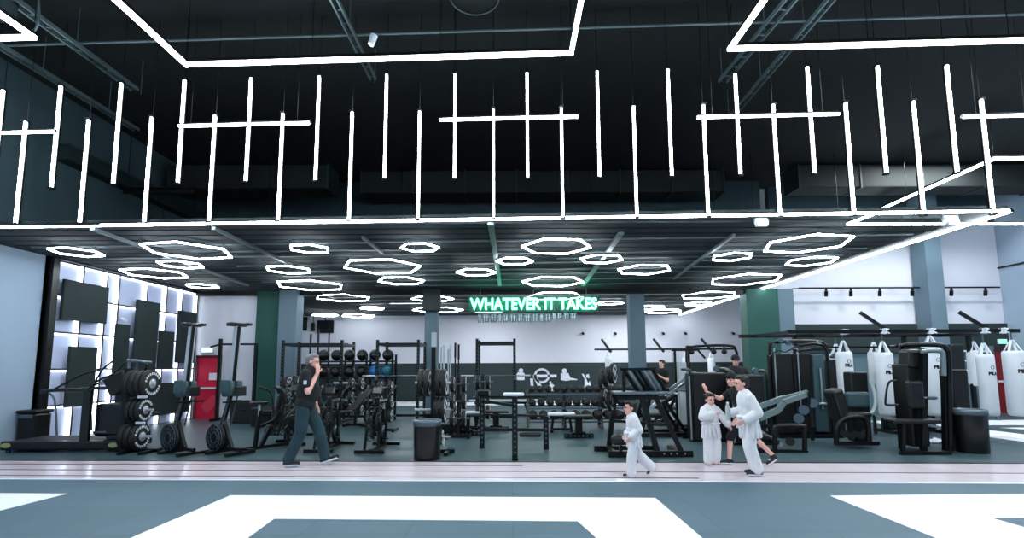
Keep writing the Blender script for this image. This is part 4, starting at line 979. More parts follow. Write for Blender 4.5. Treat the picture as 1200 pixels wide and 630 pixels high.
# second plate-loaded machine behind
def press_machine(loc, rz, lab, s=1):
    t = thing('plate_loaded_machine', lab, 'gym machine', loc, rz); t.scale = (s,)*3
    B().bar((-.6,-.35,.05),(.6,-.35,.05),.09).bar((-.6,.35,.05),(.6,.35,.05),.09).bar((-.5,-.35,.05),(-.5,.35,.05),.08).bar((.5,-.35,.05),(.5,.35,.05),.08).build('base_frame', BLKM, t)
    B().bar((-.5,-.3,.08),(-.15,-.3,1.35),.08).bar((-.5,.3,.08),(-.15,.3,1.35),.08).bar((.5,-.3,.08),(.05,-.3,.8),.07).bar((.5,.3,.08),(.05,.3,.8),.07).bar((-.15,-.3,1.3),(-.15,.3,1.3),.07).build('side_frame', BLKM, t)
    for s_ in (-1, 1): B().bar((-.35,.2*s_,.55),(.65,.2*s_,1.25),.055).build('slide_rail', SIL, t)
    B().rbox((.15,0,.78), (.6,.35,.09), .03, Matrix.Rotation(R(-35),3,'Y')).build('back_pad', VIN, t); B().rbox((-.15,0,.45), (.4,.35,.09), .03).build('seat_pad', VIN, t)
    B().rbox((.68,0,1.2), (.06,.6,.5), .02, Matrix.Rotation(R(25),3,'Y')).build('foot_plate', GRYM, t)
    for s_ in (-1, 1): B().cyl((.3,.25*s_,.95),(.3,.5*s_,.95),.025).build('plate_peg', ALU, t)
    return t
pm = press_machine((XY(775,11.6), 11.9, 0), R(0), 'black machine with pale slanted rails behind the slanted leg machine')
dup(pm, (XY(792, 13.8), 14.0, 0), R(180), 'small black machine with slanted rails left of the black cabinet', sc=(.95,)*3)
# --- cable tower + cabinet
def stack_machine(loc, w, d, h, lab, rz=0, arm=True):
    t = thing('weight_stack_machine', lab, 'gym machine', loc, rz)
    B().rbox((0,0,h/2), (w,d,h), .03).build('stack_shroud', BLK, t)
    for x in (-w/2-.05, w/2+.05): B().tube([(x,-d/2,0),(x,-d/2,h*.9),(x,-d/2+.05,h+.05),(x,d/2,h+.07)], .035, smooth_n=3).build('frame_tube', BLKM, t)
    B().bar((-w/2-.1,-d/2,.03),(w/2+.1,-d/2,.03),.09,.06).bar((-w/2-.1,d/2,.03),(w/2+.1,d/2,.03),.09,.06).build('base', BLKM, t)
    B().cyl((-w/2-.09,-d/2-.06,.05),(-w/2-.09,-d/2-.06,h*.95),.018).build('guide_rod', SIL, t)
    B().cyl((w*.2,-d/2-.03,h+.08),(w*.2,-d/2+.03,h+.08),.06,n=20).build('pulley', GRYM, t)
    return t
stack_machine((XY(829,10.9)+.02, 11.1, 0), .72, .5, 1.42, 'tall black machine cabinet behind the smallest boy')
Yc = 12.6; xx = XY(797, Yc)
t = thing('cable_tower', 'pale cable column with black frame left of the black cabinet', 'gym machine', (xx, Yc, 0))
for x in (-.12, .22): B().bar((x,0,0),(x,0,1.95),.05).build('upright', BLKM, t)
B().bar((-.2,0,1.95),(.45,0,1.95),.05).bar((-.3,0,.04),(.4,0,.04),.08).bar((-.12,0,.04),(-.12,.5,.04),.06).bar((.45,0,1.95),(.62,0,1.75),.04).build('top_bar', BLKM, t)
B().rbox((.05,.05,.9), (.2,.15,1.5), .01).build('weight_cover', PADL, t); B().cyl((-.18,0,1.95),(-.18,0,1.1),.006,n=6).build('cable', BLKM, t)
# pull-up top bar behind trainer
t = thing('cable_machine', 'black cable frame with hanging grips behind the man in the cap', 'gym machine', (XY(835,13.2), 13.2, 0))
B().tube([(-.65,0,0),(-.65,0,1.85),(-.5,0,2.05),(.45,0,2.08),(.62,0,1.95),(.65,0,1.6),(.65,0,0)], .035, smooth_n=5).build('frame_tube', BLKM, t)
for x in (-.52, .05, .32): B().cyl((x,0,2.04),(x,0,1.96),.04).sph((x,0,1.92), .07).build('hanging_grip', BLK, t)
B().bar((-.65,-.3,.03),(-.65,.3,.03),.08).bar((.65,-.3,.03),(.65,.3,.03),.08).build('foot', BLKM, t)
stack_machine((XY(874,10.5), 10.5, 0), .58, .3, 1.38, 'black machine cabinet hiding the body of the man in the cap')
def dual_frame(px, y, w_, lab):
    t = thing('cable_machine', lab, 'gym machine', (XY(px, y), y, 0)); h = w_/2
    for s_ in (-1, 1):
        B().tube([(s_*h,0,0),(s_*h,0,1.75),(s_*h*.86,0,1.95),(s_*h*.3,0,2.0)], .04, smooth_n=5).build('frame_tube', BLKM, t)
        B().rbox((s_*h*.62,.1,.85), (.3,.28,1.55), .03).build('stack_shroud', BLK, t)
        B().cyl((s_*h*.62,-.08,.4),(s_*h*.62,-.08,1.7),.014).build('guide_rod', SIL, t)
        B().bar((s_*h,-.35,.03),(s_*h,.35,.03),.08).build('foot', BLKM, t)
    B().bar((-h*.4,0,2.0),(h*.4,0,2.0),.06).bar((-h,.1,.08),(h,.1,.08),.06).build('cross_member', BLKM, t)
    B().rbox((0,-.25,.48), (.36,.4,.08), .03).build('seat_pad', VIN, t); B().rbox((0,0,.9), (.32,.1,.7), .03).build('back_pad', VIN, t); B().bar((0,-.2,0),(0,-.2,.45),.07).build('seat_post', BLKM, t)
    return t
dual_frame(1060, 12.2, 1.15, 'black twin tower machine between the two lettered punching bags')
dual_frame(960, 14.2, 1.3, 'black twin tower machine at the back left of the punching bags')
# --- row of bars with boxing bags at the rear
def bag(loc, r, L, lab, grp, ztop, text=True, strap=True, tint=WHP, first={}):
    t = thing('punching_bag', lab, 'punching bag', loc, 0, grp)
    key = (r, L)
    B().lathe([(r*.7,-L),(r*.92,-L+.02),(r,-L+.08),(r,-.06),(r*.96,-.0),(r*.85,.02)], n=28).build('bag_body', tint, t)
    H = ztop-loc[2]
    st = B()
    for k in range(4):
        a = k*PI/2+.4; st.bar((r*.93*math.cos(a), r*.93*math.sin(a), -.03), (.02*math.cos(a), .02*math.sin(a), min(.26, H*.8)), .045, .012)
    st.build('strap', tint, t)
    B().tube([(0,0,min(.24,H*.8)),(0,0,H)], .012, 6).lathe([(.02,0),(.03,.02),(.02,.04)], (0,0,min(.24,H*.8))).build('chain', GRYM, t)
    if text:
        tx = text_mesh('lettering', 'PILA', r*.55, .004, BLK, t, offset=.006)
        for v in tx.data.vertices:
            a = v.co.x/r; zz = v.co.y-.46*L/1.5; rr = r+.003+v.co.z*.5
            v.co = Vector((rr*math.sin(a), -rr*math.cos(a), zz))
        e = B()
        for k in range(14):
            a0, a1 = 2*PI*k/14, 2*PI*(k+1)/14; f = lambda a: ((r+.004)*math.sin(.17*r/.18*math.cos(a)*1.4), -(r+.004)*math.cos(.17*r/.18*math.cos(a)*1.4), -.30*L/1.5+.04*math.sin(a))
            e.bar(f(a0), f(a1), .008)
        e.build('round_logo', mat('logo_grey', (.45,.48,.52), .6), t)
    return t
def mount(loc, lab):
    t = thing('bag_mount', lab, 'bag mount', loc, 0, 'white bag mounts on the rig')
    b = B(); 
    for k in range(6): a = k*PI/3; b.bar((0,0,0),(.09*math.cos(a),.09*math.sin(a),.05*(-1)**k),.026)
    b.build('clamp_arm', WHT, t); B().cyl((0,0,-.06),(0,0,.06),.045).build('clamp_body', WHT, t)
    return t
# rig
Yg = 11.0; Yg2 = 12.9
zr = ZY(388, Yg, 1060); ra, rb = XY(925, Yg)+.0, XY(1198, Yg)
t = thing('bag_rig', 'long black overhead rig carrying the punching bags at the right', 'rig', (ra, Yg, 0)); w = rb-ra
B().bar((0,0,zr),(w,0,zr),.08).build('front_beam', BLKM, t); B().bar((-.2,Yg2-Yg,zr+.02),(w+.8,Yg2-Yg,zr+.02),.08).build('rear_beam', BLKM, t)
for x in (.15, w*.33, w*.64, w-.1): B().bar((x,0,zr),(x,Yg2-Yg,zr+.02),.07).build('cross_beam', BLKM, t)
for x in (XY(1045,Yg)-ra, XY(1165,Yg)-ra): B().bar((x,0,zr),(x-.42,.25,zr+.44),.075).build('brace', BLKM, t)
for x, yy in ((XY(933,Yg2)-ra, Yg2-Yg), (XY(1062,Yg2)-ra, Yg2-Yg), (w+.6, Yg2-Yg)): B().bar((x,yy,0),(x,yy,zr+.02),.08).build('post', BLKM, t)
B().bar((XY(960,Yg2)-ra,Yg2-Yg-.3,zr-.28),(w*.9,Yg2-Yg-.3,zr-.28),.05).build('lower_rail', BLKM, t)
bt_ = ZY(414, Yg, 1038)
for px, y, pyt, pyb, r, lab, txt in ((1038, Yg, 414, 487, .168, 'white punching bag with lettering behind the loop handle machine', True), (1094, Yg, 405, 487, .17, 'white punching bag seen through the frame of the right machine', True),
        (1157.5, Yg, 416, 487, .155, 'white punching bag with lettering left of the dark red door', True), (1191, Yg, 412, 487, .19, 'white punching bag cut by the right edge of the photo', True),
        (990.5, Yg+.2, 413, 462, .16, 'white punching bag above the seated machine, front one', True), (982, Yg2, 415, 470, .15, 'white punching bag half hidden at the far left of the rig', False),
        (1026, Yg2, 413, 451, .15, 'white punching bag just behind the one with lettering, left side', False), (1143.5, Yg2, 412, 452, .16, 'pale punching bag in the rear row beside the boxing ropes', False)):
    zt3, zb3 = ZY(pyt, y, px), ZY(pyb, y, px); x = PY(px, (pyt+pyb)/2, y).x
    bag((x, y, zt3), r, zt3-zb3, lab, 'punching bags on the right rig', zr-.04, txt)
for i, (px, y) in enumerate(((990.5, Yg+.2), (1038, Yg), (1093, Yg), (1155.5, Yg), (1187, Yg))):
    if i == 4: px = 1178
    mount((XY(px, y, zr)+.0, y-.06, zr), 'white star shaped bag mount on the front beam, ' + nth(i, 5))
# rear bags centre
Yq = 20.0; zq = ZY(409, Yq, 760); qa, qb = XY(697, Yq), XY(862, Yq)
t = thing('bag_rig', 'thin black overhead bar carrying small bags before the far wall', 'rig', (qa, Yq, 0))
B().bar((0,0,zq),(qb-qa,0,zq),.07).build('front_beam', BLKM, t)
for px in (713, 775, 832): x = XY(px, Yq)-qa; B().bar((x+.12,0,zq-.1),(x-.18,.3,zq+.42),.08).build('brace', BLKM, t)
for px, pyt, pyb, lab in ((713.5, 413, 470, 'small white punching bag left of the right grey column'), (804, 414, 462, 'small white punching bag behind the pale cable column'), (834, 414, 450, 'small white punching bag above the black cabinet')):
    bag((XY(px, Yq), Yq, ZY(pyt+6, Yq, px)), .14, ZY(pyt+6, Yq)-ZY(pyb, Yq), lab, 'small punching bags at the rear', zq-.03, False)
# boxing ring ropes
t = thing('boxing_ring', 'corner of a boxing ring with black corner pad and three white ropes', 'boxing ring', (XY(1118,14.6), 14.6, 0))
B().cyl((0,0,0),(0,0,2.1),.06).build('corner_post', GRYM, t); B().rbox((-.0,-.1,1.5), (.4,.16,1.3), .06).build('corner_pad', VIN, t)
x2 = XY(1153,14.6)-XY(1118,14.6)
for z in (1.95, 1.68, 1.4, 1.1): B().tube([(.1,-.05,z),(x2,.0,z-.01),(x2+.35,.1,z-.01)], .025).build('rope', WHT, t)
B().cyl((x2+.35,.1,0),(x2+.35,.1,2.1),.06).build('corner_post', GRYM, t)
# --- right machines
# cable crossover with rounded tops and pale stack covers
ox, oy = XY(938, 11.6), 11.6
t = thing('cable_machine', 'tall black multi station cable machine before the green column', 'gym machine', (ox, oy, 0))
B().tube([(-.68,0,0),(-.68,0,1.85),(-.6,0,2.05),(-.35,0,2.1),(.35,0,2.1),(.58,0,2.02),(.62,0,1.8),(.62,0,0)], .04, smooth_n=5).build('frame_tube', BLKM, t)
B().tube([(-.05,-.1,2.0),(.3,-.12,2.04),(.52,-.1,1.95),(.56,-.1,1.6),(.56,-.1,.1)], .03, smooth_n=5).build('front_tube', BLKM, t)
B().rbox((-.45,.05,.95), (.42,.3,1.75), .02).rbox((.02,.1,.95), (.4,.3,1.75), .02).build('stack_shroud', BLK, t)
B().rbox((.36,0,.95), (.26,.2,1.7), .02).build('pale_stack_cover', TEALG, t)
B().cyl((.36,-.14,.6),(.36,-.14,1.5),.02).build('guide_rod', SIL, t); B().rbox((.37,-.15,.72), (.22,.08,.06), .02).build('weight_pin', SIL, t)
for x in (-.62, -.1): B().cyl((x,-.1,.5),(x,-.1,1.95),.014).build('cable', SIL, t)
pl = B(); [pl.cyl((x,-.09,z),(x,-.05,z),.055,n=18) for x, z in ((-.6,2.0),(-.45,2.12),(-.28,2.06),(-.15,1.95),(.4,2.06))]; pl.build('pulley', GRYM, t)
B().tube([(-.75,-.12,1.75),(-.55,-.12,1.9),(-.4,-.14,1.86),(-.2,-.12,1.93),(.0,-.12,1.8)], .014, smooth_n=4).build('grip_bar', BLKM, t)
B().bar((-.7,-.3,.03),(.65,-.3,.03),.08).bar((-.7,.3,.03),(.65,.3,.03),.08).bar((-.68,-.3,.03),(-.68,.3,.03),.08).bar((.62,-.3,.03),(.62,.3,.03),.08).build('base', BLKM, t)
ARM = mat('arm_grey', (.46,.53,.54), .35, metal=.3)
# leg press with long silver arms
ox, oy = XY(915, 9.9), 9.75
t = thing('leg_machine', 'low black machine with two long pale slanted arms beside the boys', 'gym machine', (ox, oy, 0)); sc_ = oy/600
def q_(px, py, dy=0): v = PY(px, py, oy+dy); return (v.x-ox, dy, v.z)
B().bar(q_(884,478),q_(918,466),.09).bar(q_(918,466),q_(946,459),.07).build('upper_arm', ARM, t)
B().bar(q_(889,490,-.15),q_(912,480,-.15),.10).bar(q_(912,480,-.15),q_(918,471,-.15),.09).bar(q_(918,471,-.15),q_(944,462,-.15),.09).build('lower_arm', ARM, t)
B().tube([q_(908,529,-.3),q_(908,503,-.3),q_(912,499,-.3),q_(940,499,-.3),q_(943,502,-.3),q_(943,529,-.3)], .045, smooth_n=2).bar(q_(880,499,.2),q_(912,499,-.3),.07).bar(q_(880,500,.2),q_(880,524,.2),.07).build('floor_frame', BLKM, t)
B().bar(q_(876,527,-.3),q_(946,530,-.3),.08).build('base_beam', BLKM, t)
B().bar(q_(890,506,-.1),q_(916,521,-.1),.08).build('push_arm', SIL, t); B().cyl(q_(926,517,-.25),q_(926,517,-.05),.08).build('roller', BLK, t)
B().rbox(q_(893,512), (.5,.4,.12), .04, Matrix.Rotation(R(20),3,'Y')).build('seat_pad', VIN, t)
B().bar(q_(946,459),q_(952,500),.07).bar(q_(952,500),q_(952,514,.2),.07).build('upright', BLKM, t)
pl = B(); [pl.cyl(q_(x,y_,-.05),q_(x,y_,.05),.09,n=20) for x, y_ in ((942,480),(952,472),(936,490))]; pl.build('pivot_disc', GRYM, t)
# seated row / leg machine under the bag
ox, oy = XY(999, 10.0), 10.0
t = thing('seated_machine', 'black seated machine with a low round front below the punching bags', 'gym machine', (ox, oy, 0))
B().rbox(q_(981,474), (.22,.34,.62), .05, Matrix.Rotation(R(-14),3,'Y')).build('back_pad', VIN, t); B().rbox(q_(1000,485), (.5,.36,.10), .04).build('seat_pad', VIN, t)
B().rbox(q_(1004,468,.1), (.45,.14,.3), .05).build('front_pad', TEALG, t)
B().tube([q_(980,518,-.2),q_(981,500,-.2),q_(990,490,-.2),q_(1010,489,-.2),q_(1017,497,-.2),q_(1018,518,-.2)], .045, smooth_n=4).build('frame_tube', BLKM, t)
B().tube([q_(980,518,.25),q_(981,500,.25),q_(990,490,.25),q_(1010,489,.25),q_(1017,497,.25),q_(1018,518,.25)], .045, smooth_n=4).build('frame_tube', BLKM, t)
B().rbox((q_(1003,452,.35)[0],.35,.75), (.34,.26,1.36), .03).build('stack_shroud', BLK, t)
B().bar(q_(978,519,-.2),q_(1030,519,-.2),.06).bar(q_(978,519,.25),q_(1030,519,.25),.06).build('base', BLKM, t)
B().tube([q_(1022,450,-.1),q_(1026,466,-.1),q_(1024,480,-.1),q_(1018,486,-.1)], .03, smooth_n=4).build('handle', PADL, t)
pt = B(); [pt.cyl(q_(988+k*5,507+((k*7) % 5),-.15),q_(988+k*5,507+((k*7) % 5),.1),.06,n=14) for k in range(6)]; pt.build('roller', BLKM, t)
# shrouds further back
stack_machine((XY(970,12.2), 12.3, 0), .5, .45, 1.7, 'black machine cabinet between the cable machine and the seated machine')
t = thing('guard_rail', 'thin pale rail slanting along the floor behind the seated machine', 'rail', (XY(1020,12), 12, 0)); B().bar((0,0,.42),(1.4,-.8,.12),.05).build('rail', SIL, t); B().bar((0,0,0),(0,0,.42),.05).bar((1.4,-.8,0),(1.4,-.8,.12),.05).build('support', BLKM, t)
# big chest press
ox, oy = XY(1085, 9.5), 9.5
t = thing('chest_press_machine', 'big black machine with rounded top tube and loop handle at the right', 'gym machine', (ox, oy, 0))
B().tube([q_(1056,530,.35),q_(1056,415,.35),q_(1058,406,.3),q_(1066,404,.2),q_(1100,404,-.05),q_(1109,409,-.05),q_(1112,425,-.05),q_(1114,528,-.05)], .045, smooth_n=5).build('frame_tube', BLKM, t)
B().tube([q_(1080,412,-.15),q_(1086,411,-.15),q_(1100,411,-.15),q_(1105,416,-.15),q_(1106,440,-.15)], .04, smooth_n=4).build('top_handle_tube', ARM, t)
B().bar(q_(1083,408,-.1),q_(1082,528,-.1),.09,.08).bar(q_(1108,420,0),q_(1110,528,0),.12,.1).build('upright', BLKM, t)
B().rbox((q_(1067,475,.2)[0],.2,.83), (.32,.4,1.5), .03).build('stack_shroud', BLK, t); B().rbox((q_(1119,462,.4)[0],.4,.74), (.32,.3,1.46), .03).build('rear_shroud', BLK, t)
B().tube([q_(1050,446,-.2),q_(1044,446,-.2),q_(1040,452,-.2),q_(1037.5,472,-.2),q_(1041,474,-.2),q_(1052,474,-.2)], .018, smooth_n=3).build('loop_handle', BLKM, t)
B().rbox(q_(1068,493,-.25), (.85,.3,.07), .02).build('seat_pad', VIN, t); B().rbox(q_(1072,462,-.1), (.28,.14,.5), .05).build('back_pad', VIN, t)
B().bar(q_(1056,531,-.35),q_(1114,531,-.35),.07).bar(q_(1056,531,.35),q_(1114,529,.35),.07).bar(q_(1056,531,-.35),q_(1056,531,.35),.07).bar(q_(1112,530,-.35),q_(1112,530,.35),.07).bar(q_(1058,494,-.3),q_(1058,530,-.3),.06).build('base', BLKM, t)
B().rbox(q_(1092,466,-.22), (.14,.06,.06), .02).cyl(q_(1082,466,-.2),q_(1098,466,-.2),.02).build('adjust_knob', GRYM, t)
B().rbox(q_(1068,420,.1), (.3,.3,.35), .06).build('pulley_cover', BLK, t)
p = fl_(1100, 519); t = thing('towel', 'crumpled white towel on the floor beneath the right machine', 'towel', (p[0], p[1]+.1, 0)); b = B(); rs = random.Random(5)
n_ = 9; vs = []; fs = []
for i in range(n_):
    for j in range(n_): vs.append(((i-4)*.045, (j-4)*.04, .012+max(0, (1-((i-4)**2+(j-4)**2)/20))*.10*rs.random()+.01*rs.random()))
for i in range(n_-1):
    for j in range(n_-1): fs.append((i*n_+j,(i+1)*n_+j,(i+1)*n_+j+1,i*n_+j+1))
b.add(vs, fs, True); o = b.build('cloth', WHT, t)
# ================================================================== PEOPLE
def capsule(b, p, q, r, r2=None, n=12):
    p, q = Vector(p), Vector(q); r2 = r if r2 is None else r2; d = q-p; L = d.length
    if L < 1e-5: return b.sph(p, max(r, r2), n, 8)
    d.normalize(); prof = []
    for k in range(5): a = PI/2*(1-k/4); prof.append((r*math.cos(a), -r*math.sin(a)))
    for k in range(5): a = PI/2*(k/4); prof.append((r2*math.cos(a), L+r2*math.sin(a)))
    return b.lathe(prof, p, d, n)
def fuse(b, name, m, parent, vox=.008, smooth=4):
    """melt the overlapping closed shapes of b into one continuous skin"""
    me = bpy.data.meshes.new('t'); me.from_pydata(b.v, [], b.f); 
    bm = bmesh.new(); bm.from_mesh(me); bmesh.ops.remove_doubles(bm, verts=bm.verts, dist=1e-5); bmesh.ops.recalc_face_normals(bm, faces=bm.faces); bm.to_mesh(me); bm.free()
    o = bpy.data.objects.new('t', me); COL.objects.link(o)
    r = o.modifiers.new('r', 'REMESH'); r.mode = 'VOXEL'; r.voxel_size = vox; r.use_smooth_shade = True
    s = o.modifiers.new('s', 'SMOOTH'); s.factor = .5; s.iterations = smooth
    dg = bpy.context.evaluated_depsgraph_get(); nm = bpy.data.meshes.new_from_object(o.evaluated_get(dg))
    bpy.data.objects.remove(o); nm.name = name; nm.materials.clear(); nm.materials.append(m)
    for p in nm.polygons: p.use_smooth = True
    ob = bpy.data.objects.new(name, nm); COL.objects.link(ob); ob.parent = parent
    return ob
def hand(b, wrist, d, nrm, side, s=1, curl=.35):
    """palm, four bent fingers of unequal length and a thumb from the palm's side; d: towards fingertips, nrm: out of the palm"""
    d = Vector(d).normalized(); nrm = Vector(nrm); nrm = (nrm - d*nrm.dot(d)).normalized(); w = d.cross(nrm)*side; wrist = Vector(wrist)
    for k in (-1.2, -.4, .4, 1.2): capsule(b, wrist+d*.01*s+w*(.012*k*s), wrist+d*.085*s+w*(.021*k*s), .017*s, .013*s, 8)
    for k, L in ((-1.5, .058), (-.5, .072), (.5, .078), (1.5, .070)):
        p = wrist+d*.085*s+w*(.0205*k*s); p1 = p+(d+nrm*curl*.5).normalized()*L*.5*s; p2 = p1+(d+nrm*curl*1.5).normalized()*L*.5*s
        capsule(b, p, p1, .0100*s, .0092*s, 8); capsule(b, p1, p2, .0092*s, .0075*s, 8)
    t0 = wrist+d*.03*s+w*.028*s; t1 = t0+(d*.5+w*.8+nrm*.3).normalized()*.042*s; t2 = t1+(d*.9+w*.35+nrm*.35).normalized()*.034*s
    capsule(b, t0, t1, .013*s, .011*s, 8); capsule(b, t1, t2, .011*s, .009*s, 8)
def head(b, c, f, u_, s):
    """face looking along f; c: centre of the head"""
    f = Vector(f).normalized(); u_ = Vector(u_); u_ = (u_-f*u_.dot(f)).normalized(); l = u_.cross(f); M = Matrix((f, l, u_)).transposed(); c = Vector(c)
    def E(p, r, n=16):
        t = B().sph((0,0,0), r, n, 12); b.add([c + M @ (Vector(v)+Vector(p))*s for v in t.v], t.f, True)
    E((-.012,0,.028), (.098,.076,.088)); E((.022,0,-.03), (.066,.058,.078)); E((.055,0,-.085), (.026,.032,.024)); E((.045,0,-.035), (.045,.050,.055))
    capsule(b, c+M@Vector((.082,0,.010))*s, c+M@Vector((.100,0,-.022))*s, .008*s, .013*s, 8)
    for k in (-1, 1): E((-.005,.078*k,-.005), (.020,.010,.030), 10); E((.070,.030*k,.022), (.016,.024,.010), 10)
    return M
def face(c, M, s, parent, dark=True):
    b = B()
    for k in (-1, 1): t = B().sph((0,0,0), (.008,.014,.008), 10, 8); b.add([Vector(c)+M@(Vector(v)+Vector((.083,.030*k,.003)))*s for v in t.v], t.f, True)
    b.build('eye', EYEM, parent)
    b = B(); t = B().sph((0,0,0), (.008,.022,.006), 10, 8); b.add([Vector(c)+M@(Vector(v)+Vector((.084,0,-.058)))*s for v in t.v], t.f, True); b.build('mouth', LIP, parent)
    b = B()
    for k in (-1, 1): t = B().sph((0,0,0), (.008,.018,.004), 10, 8); b.add([Vector(c)+M@(Vector(v)+Vector((.086,.031*k,.024)))*s for v in t.v], t.f, True)
    b.build('eyebrow', HAIRD, parent)
def hair(c, M, s, m, parent, short=True, name='hair', tuft=0, fr=.045):
    b = B()
    def E(p, r): t = B().sph((0,0,0), r, 20, 14); b.add([Vector(c)+M@(Vector(v)+Vector(p))*s for v in t.v], t.f, True)
    E((-.030,0,.040), (.100,.086,.092)); E((-.050,0,-.005), (.072,.080,.075)); E((fr-.02,0,.092), (.058,.062,.034))
    rs = random.Random(11)
    for k in range(tuft): a = rs.uniform(-2.6, 2.6); E((-.03+.085*math.cos(a), .078*math.sin(a), .06+.05*rs.random()), (.024,.024,.022))
    return fuse(b, name, m, parent, .007, 2)
def person(loc, rz, H, J, lab, kit):
    k = H/1.75; hs = kit.get('head', 1.0)*k
    t = thing('person', lab, 'person', loc, rz)
    V = {n: Vector(p)*k for n, p in J.items()}
    lr = kit.get('bulk', 1.0)*k
    up = (V['neck']-V['pelvis']).normalized()
    body = B()
    # torso
    yx = Vector((0,1,0)); sh = (V['shL']-V['shR']); sd = sh.normalized(); fw = sd.cross(up)*1.0
    Mt = Matrix((fw, sd, up)).transposed()
    def T(b, p, r): q = B().sph((0,0,0), r, 20, 14); b.add([Vector(p)+Mt@Vector(v) for v in q.v], q.f, True)
    pel, nk = V['pelvis'], V['neck']; D = nk-pel
    def torso(b, g=0.0, belly=kit.get('belly', 0)):
        T(b, pel+D*.02, ((.115+g)*lr, (.158+g)*lr, (.13+g)*lr)); T(b, pel+D*.36+fw*belly*.3*lr, ((.112+g+belly)*lr, (.145+g)*lr, (.19+g)*lr)); T(b, pel+D*.72, ((.115+g)*lr, (.168+g)*lr, (.20+g)*lr))
        capsule(b, V['shR']-sd*-.02*k, V['shL']-sd*.02*k, (.062+g)*lr, (.062+g)*lr)
    torso(body)
    hc = V['head']; f = Vector(kit['look'])
    capsule(body, nk-up*.05*k, hc-up*.03*k, .058*k, .052*k)
    M = head(body, hc, f, kit.get('headup', (0,0,1)), hs)
    for s in 'LR':
        sgn = 1 if s == 'L' else -1
        capsule(body, V['sh'+s], V['el'+s], .050*lr, .040*lr); capsule(body, V['el'+s], V['wr'+s], .040*lr, .026*lr)
        hd = Vector(kit.get('hand'+s, V['wr'+s]-V['el'+s])); hn = Vector(kit.get('palm'+s, (0,-sgn,0)))
        hand(body, V['wr'+s], hd, hn, kit.get('thumb'+s, sgn), 1.05*k if k > .8 else 1.1*k, kit.get('curl', .5))
        capsule(body, V['hip'+s], V['kn'+s], .078*lr, .054*lr); capsule(body, V['kn'+s], V['an'+s], .054*lr, .036*lr)
        toe = V['toe'+s]; an = V['an'+s]; ft = (toe-an); capsule(body, an+Vector((0,0,-.02))*k, toe, .034*k, .026*k); capsule(body, an, an-Vector((ft.x,ft.y,0)).normalized()*.03*k+Vector((0,0,-.045))*k, .034*k, .03*k)
    vox = .0075 if k > .8 else .0065
    ob = fuse(body, 'body', SKIN, t, vox, 3)
    face(hc, M, hs, t)
    if kit.get('hairm'): hair(hc, M, hs, kit['hairm'], t, tuft=kit.get('tuft', 0), fr=kit.get('fr', .045))
    if kit.get('cap'):
        b = B()
        def E(p, r): q = B().sph((0,0,0), r, 20, 12); b.add([hc+M@(Vector(v)+Vector(p))*hs for v in q.v], q.f, True)
        E((-.014,0,.052), (.108,.088,.085)); 
        if kit['cap'] == 'peak': E((.115,0,.045), (.06,.062,.010))
        fuse(b, 'cap', NAVY, t, .007, 2)
    # upper clothing
    top = kit['top']; b = B(); torso(b, .016)
    sl = top.get('sleeve', .55)
    for s in 'LR':
        e, w_, sh_ = V['el'+s], V['wr'+s], V['sh'+s]; fl2 = top.get('flare', 0)
        if sl <= .9: capsule(b, sh_, sh_.lerp(e, sl), .068*lr, .062*lr)
        else: capsule(b, sh_, e, .072*lr, (.062+fl2)*lr); capsule(b, e, e.lerp(w_, .86), (.060+fl2)*lr, (.050+fl2*1.6)*lr)
    capsule(b, nk-up*.06*k, nk-up*.0*k, .078*lr, .060*lr)
    hem = pel - up*.03*k; q = B()
    if top.get('skirt'):
        L = top['skirt']*k
        for a in range(14):
            an_ = a*2*PI/14; o_ = fw*(.115*math.cos(an_)*lr)+sd*(.15*math.sin(an_)*lr); o2 = fw*(.15*math.cos(an_)*lr)+sd*(.19*math.sin(an_)*lr)
            capsule(b, pel+up*.1*k+o_, pel-up*L+o2, .035*k, .026*k, 8)
    else: T(b, pel+D*.0, (.135*lr, .172*lr, .11*lr))
    cl = fuse(b, top['name'], top['m'], t, .0085, 4)
    if top.get('skirt'):
        mm = t
        bb = B(); R_ = []
        for a in range(24): an_ = a*2*PI/24; R_.append(pel+up*.105*k + fw*(.152*math.cos(an_)*lr)+sd*(.187*math.sin(an_)*lr))
        bb.tube(R_, .022*k, 8, closed=True)
        for dd in (-1, 1): bb.bar(R_[0]+Vector((0,0,0)), R_[0]+fw*.03*k-up*.2*k+sd*.05*dd*k, .035*k, .01)
        bb.build('belt', top.get('belt', GI), t)
        lp = B(); cx_ = nk+fw*.07*k
        lp.bar(nk+sd*.06*k+fw*.035*k, pel+up*.2*k+fw*.15*k-sd*.04*k, .04*k, .02*k); lp.bar(nk-sd*.06*k+fw*.035*k, pel+up*.2*k+fw*.15*k+sd*.04*k, .04*k, .02*k); lp.build('collar', GI, t)
    if top.get('badge'):
        for s in top['badge']:
            c = V['sh'+s].lerp(V['el'+s], .45); o_ = sd*(.066*lr)*(1 if s == 'L' else -1)
            B().rbox(c+o_+Vector((0,0,.0)), (.05*k,.012,.06*k), .005).build('sleeve_badge', WHT, t)
    # trousers
    bt = kit['legs']; b = B(); T(b, pel+D*.02, (.126*lr, .168*lr, .125*lr)); fr_ = bt.get('len', .93); wd = bt.get('wide', 0)
    for s in 'LR':
        hp, kn, an = V['hip'+s], V['kn'+s], V['an'+s]; capsule(b, hp, kn, (.092+wd*.3)*lr, (.068+wd)*lr)
        if fr_ > .5: capsule(b, kn, kn.lerp(an, fr_), (.068+wd)*lr, (.056+wd*1.35)*lr)
    fuse(b, bt['name'], bt['m'], t, .0085, 4)
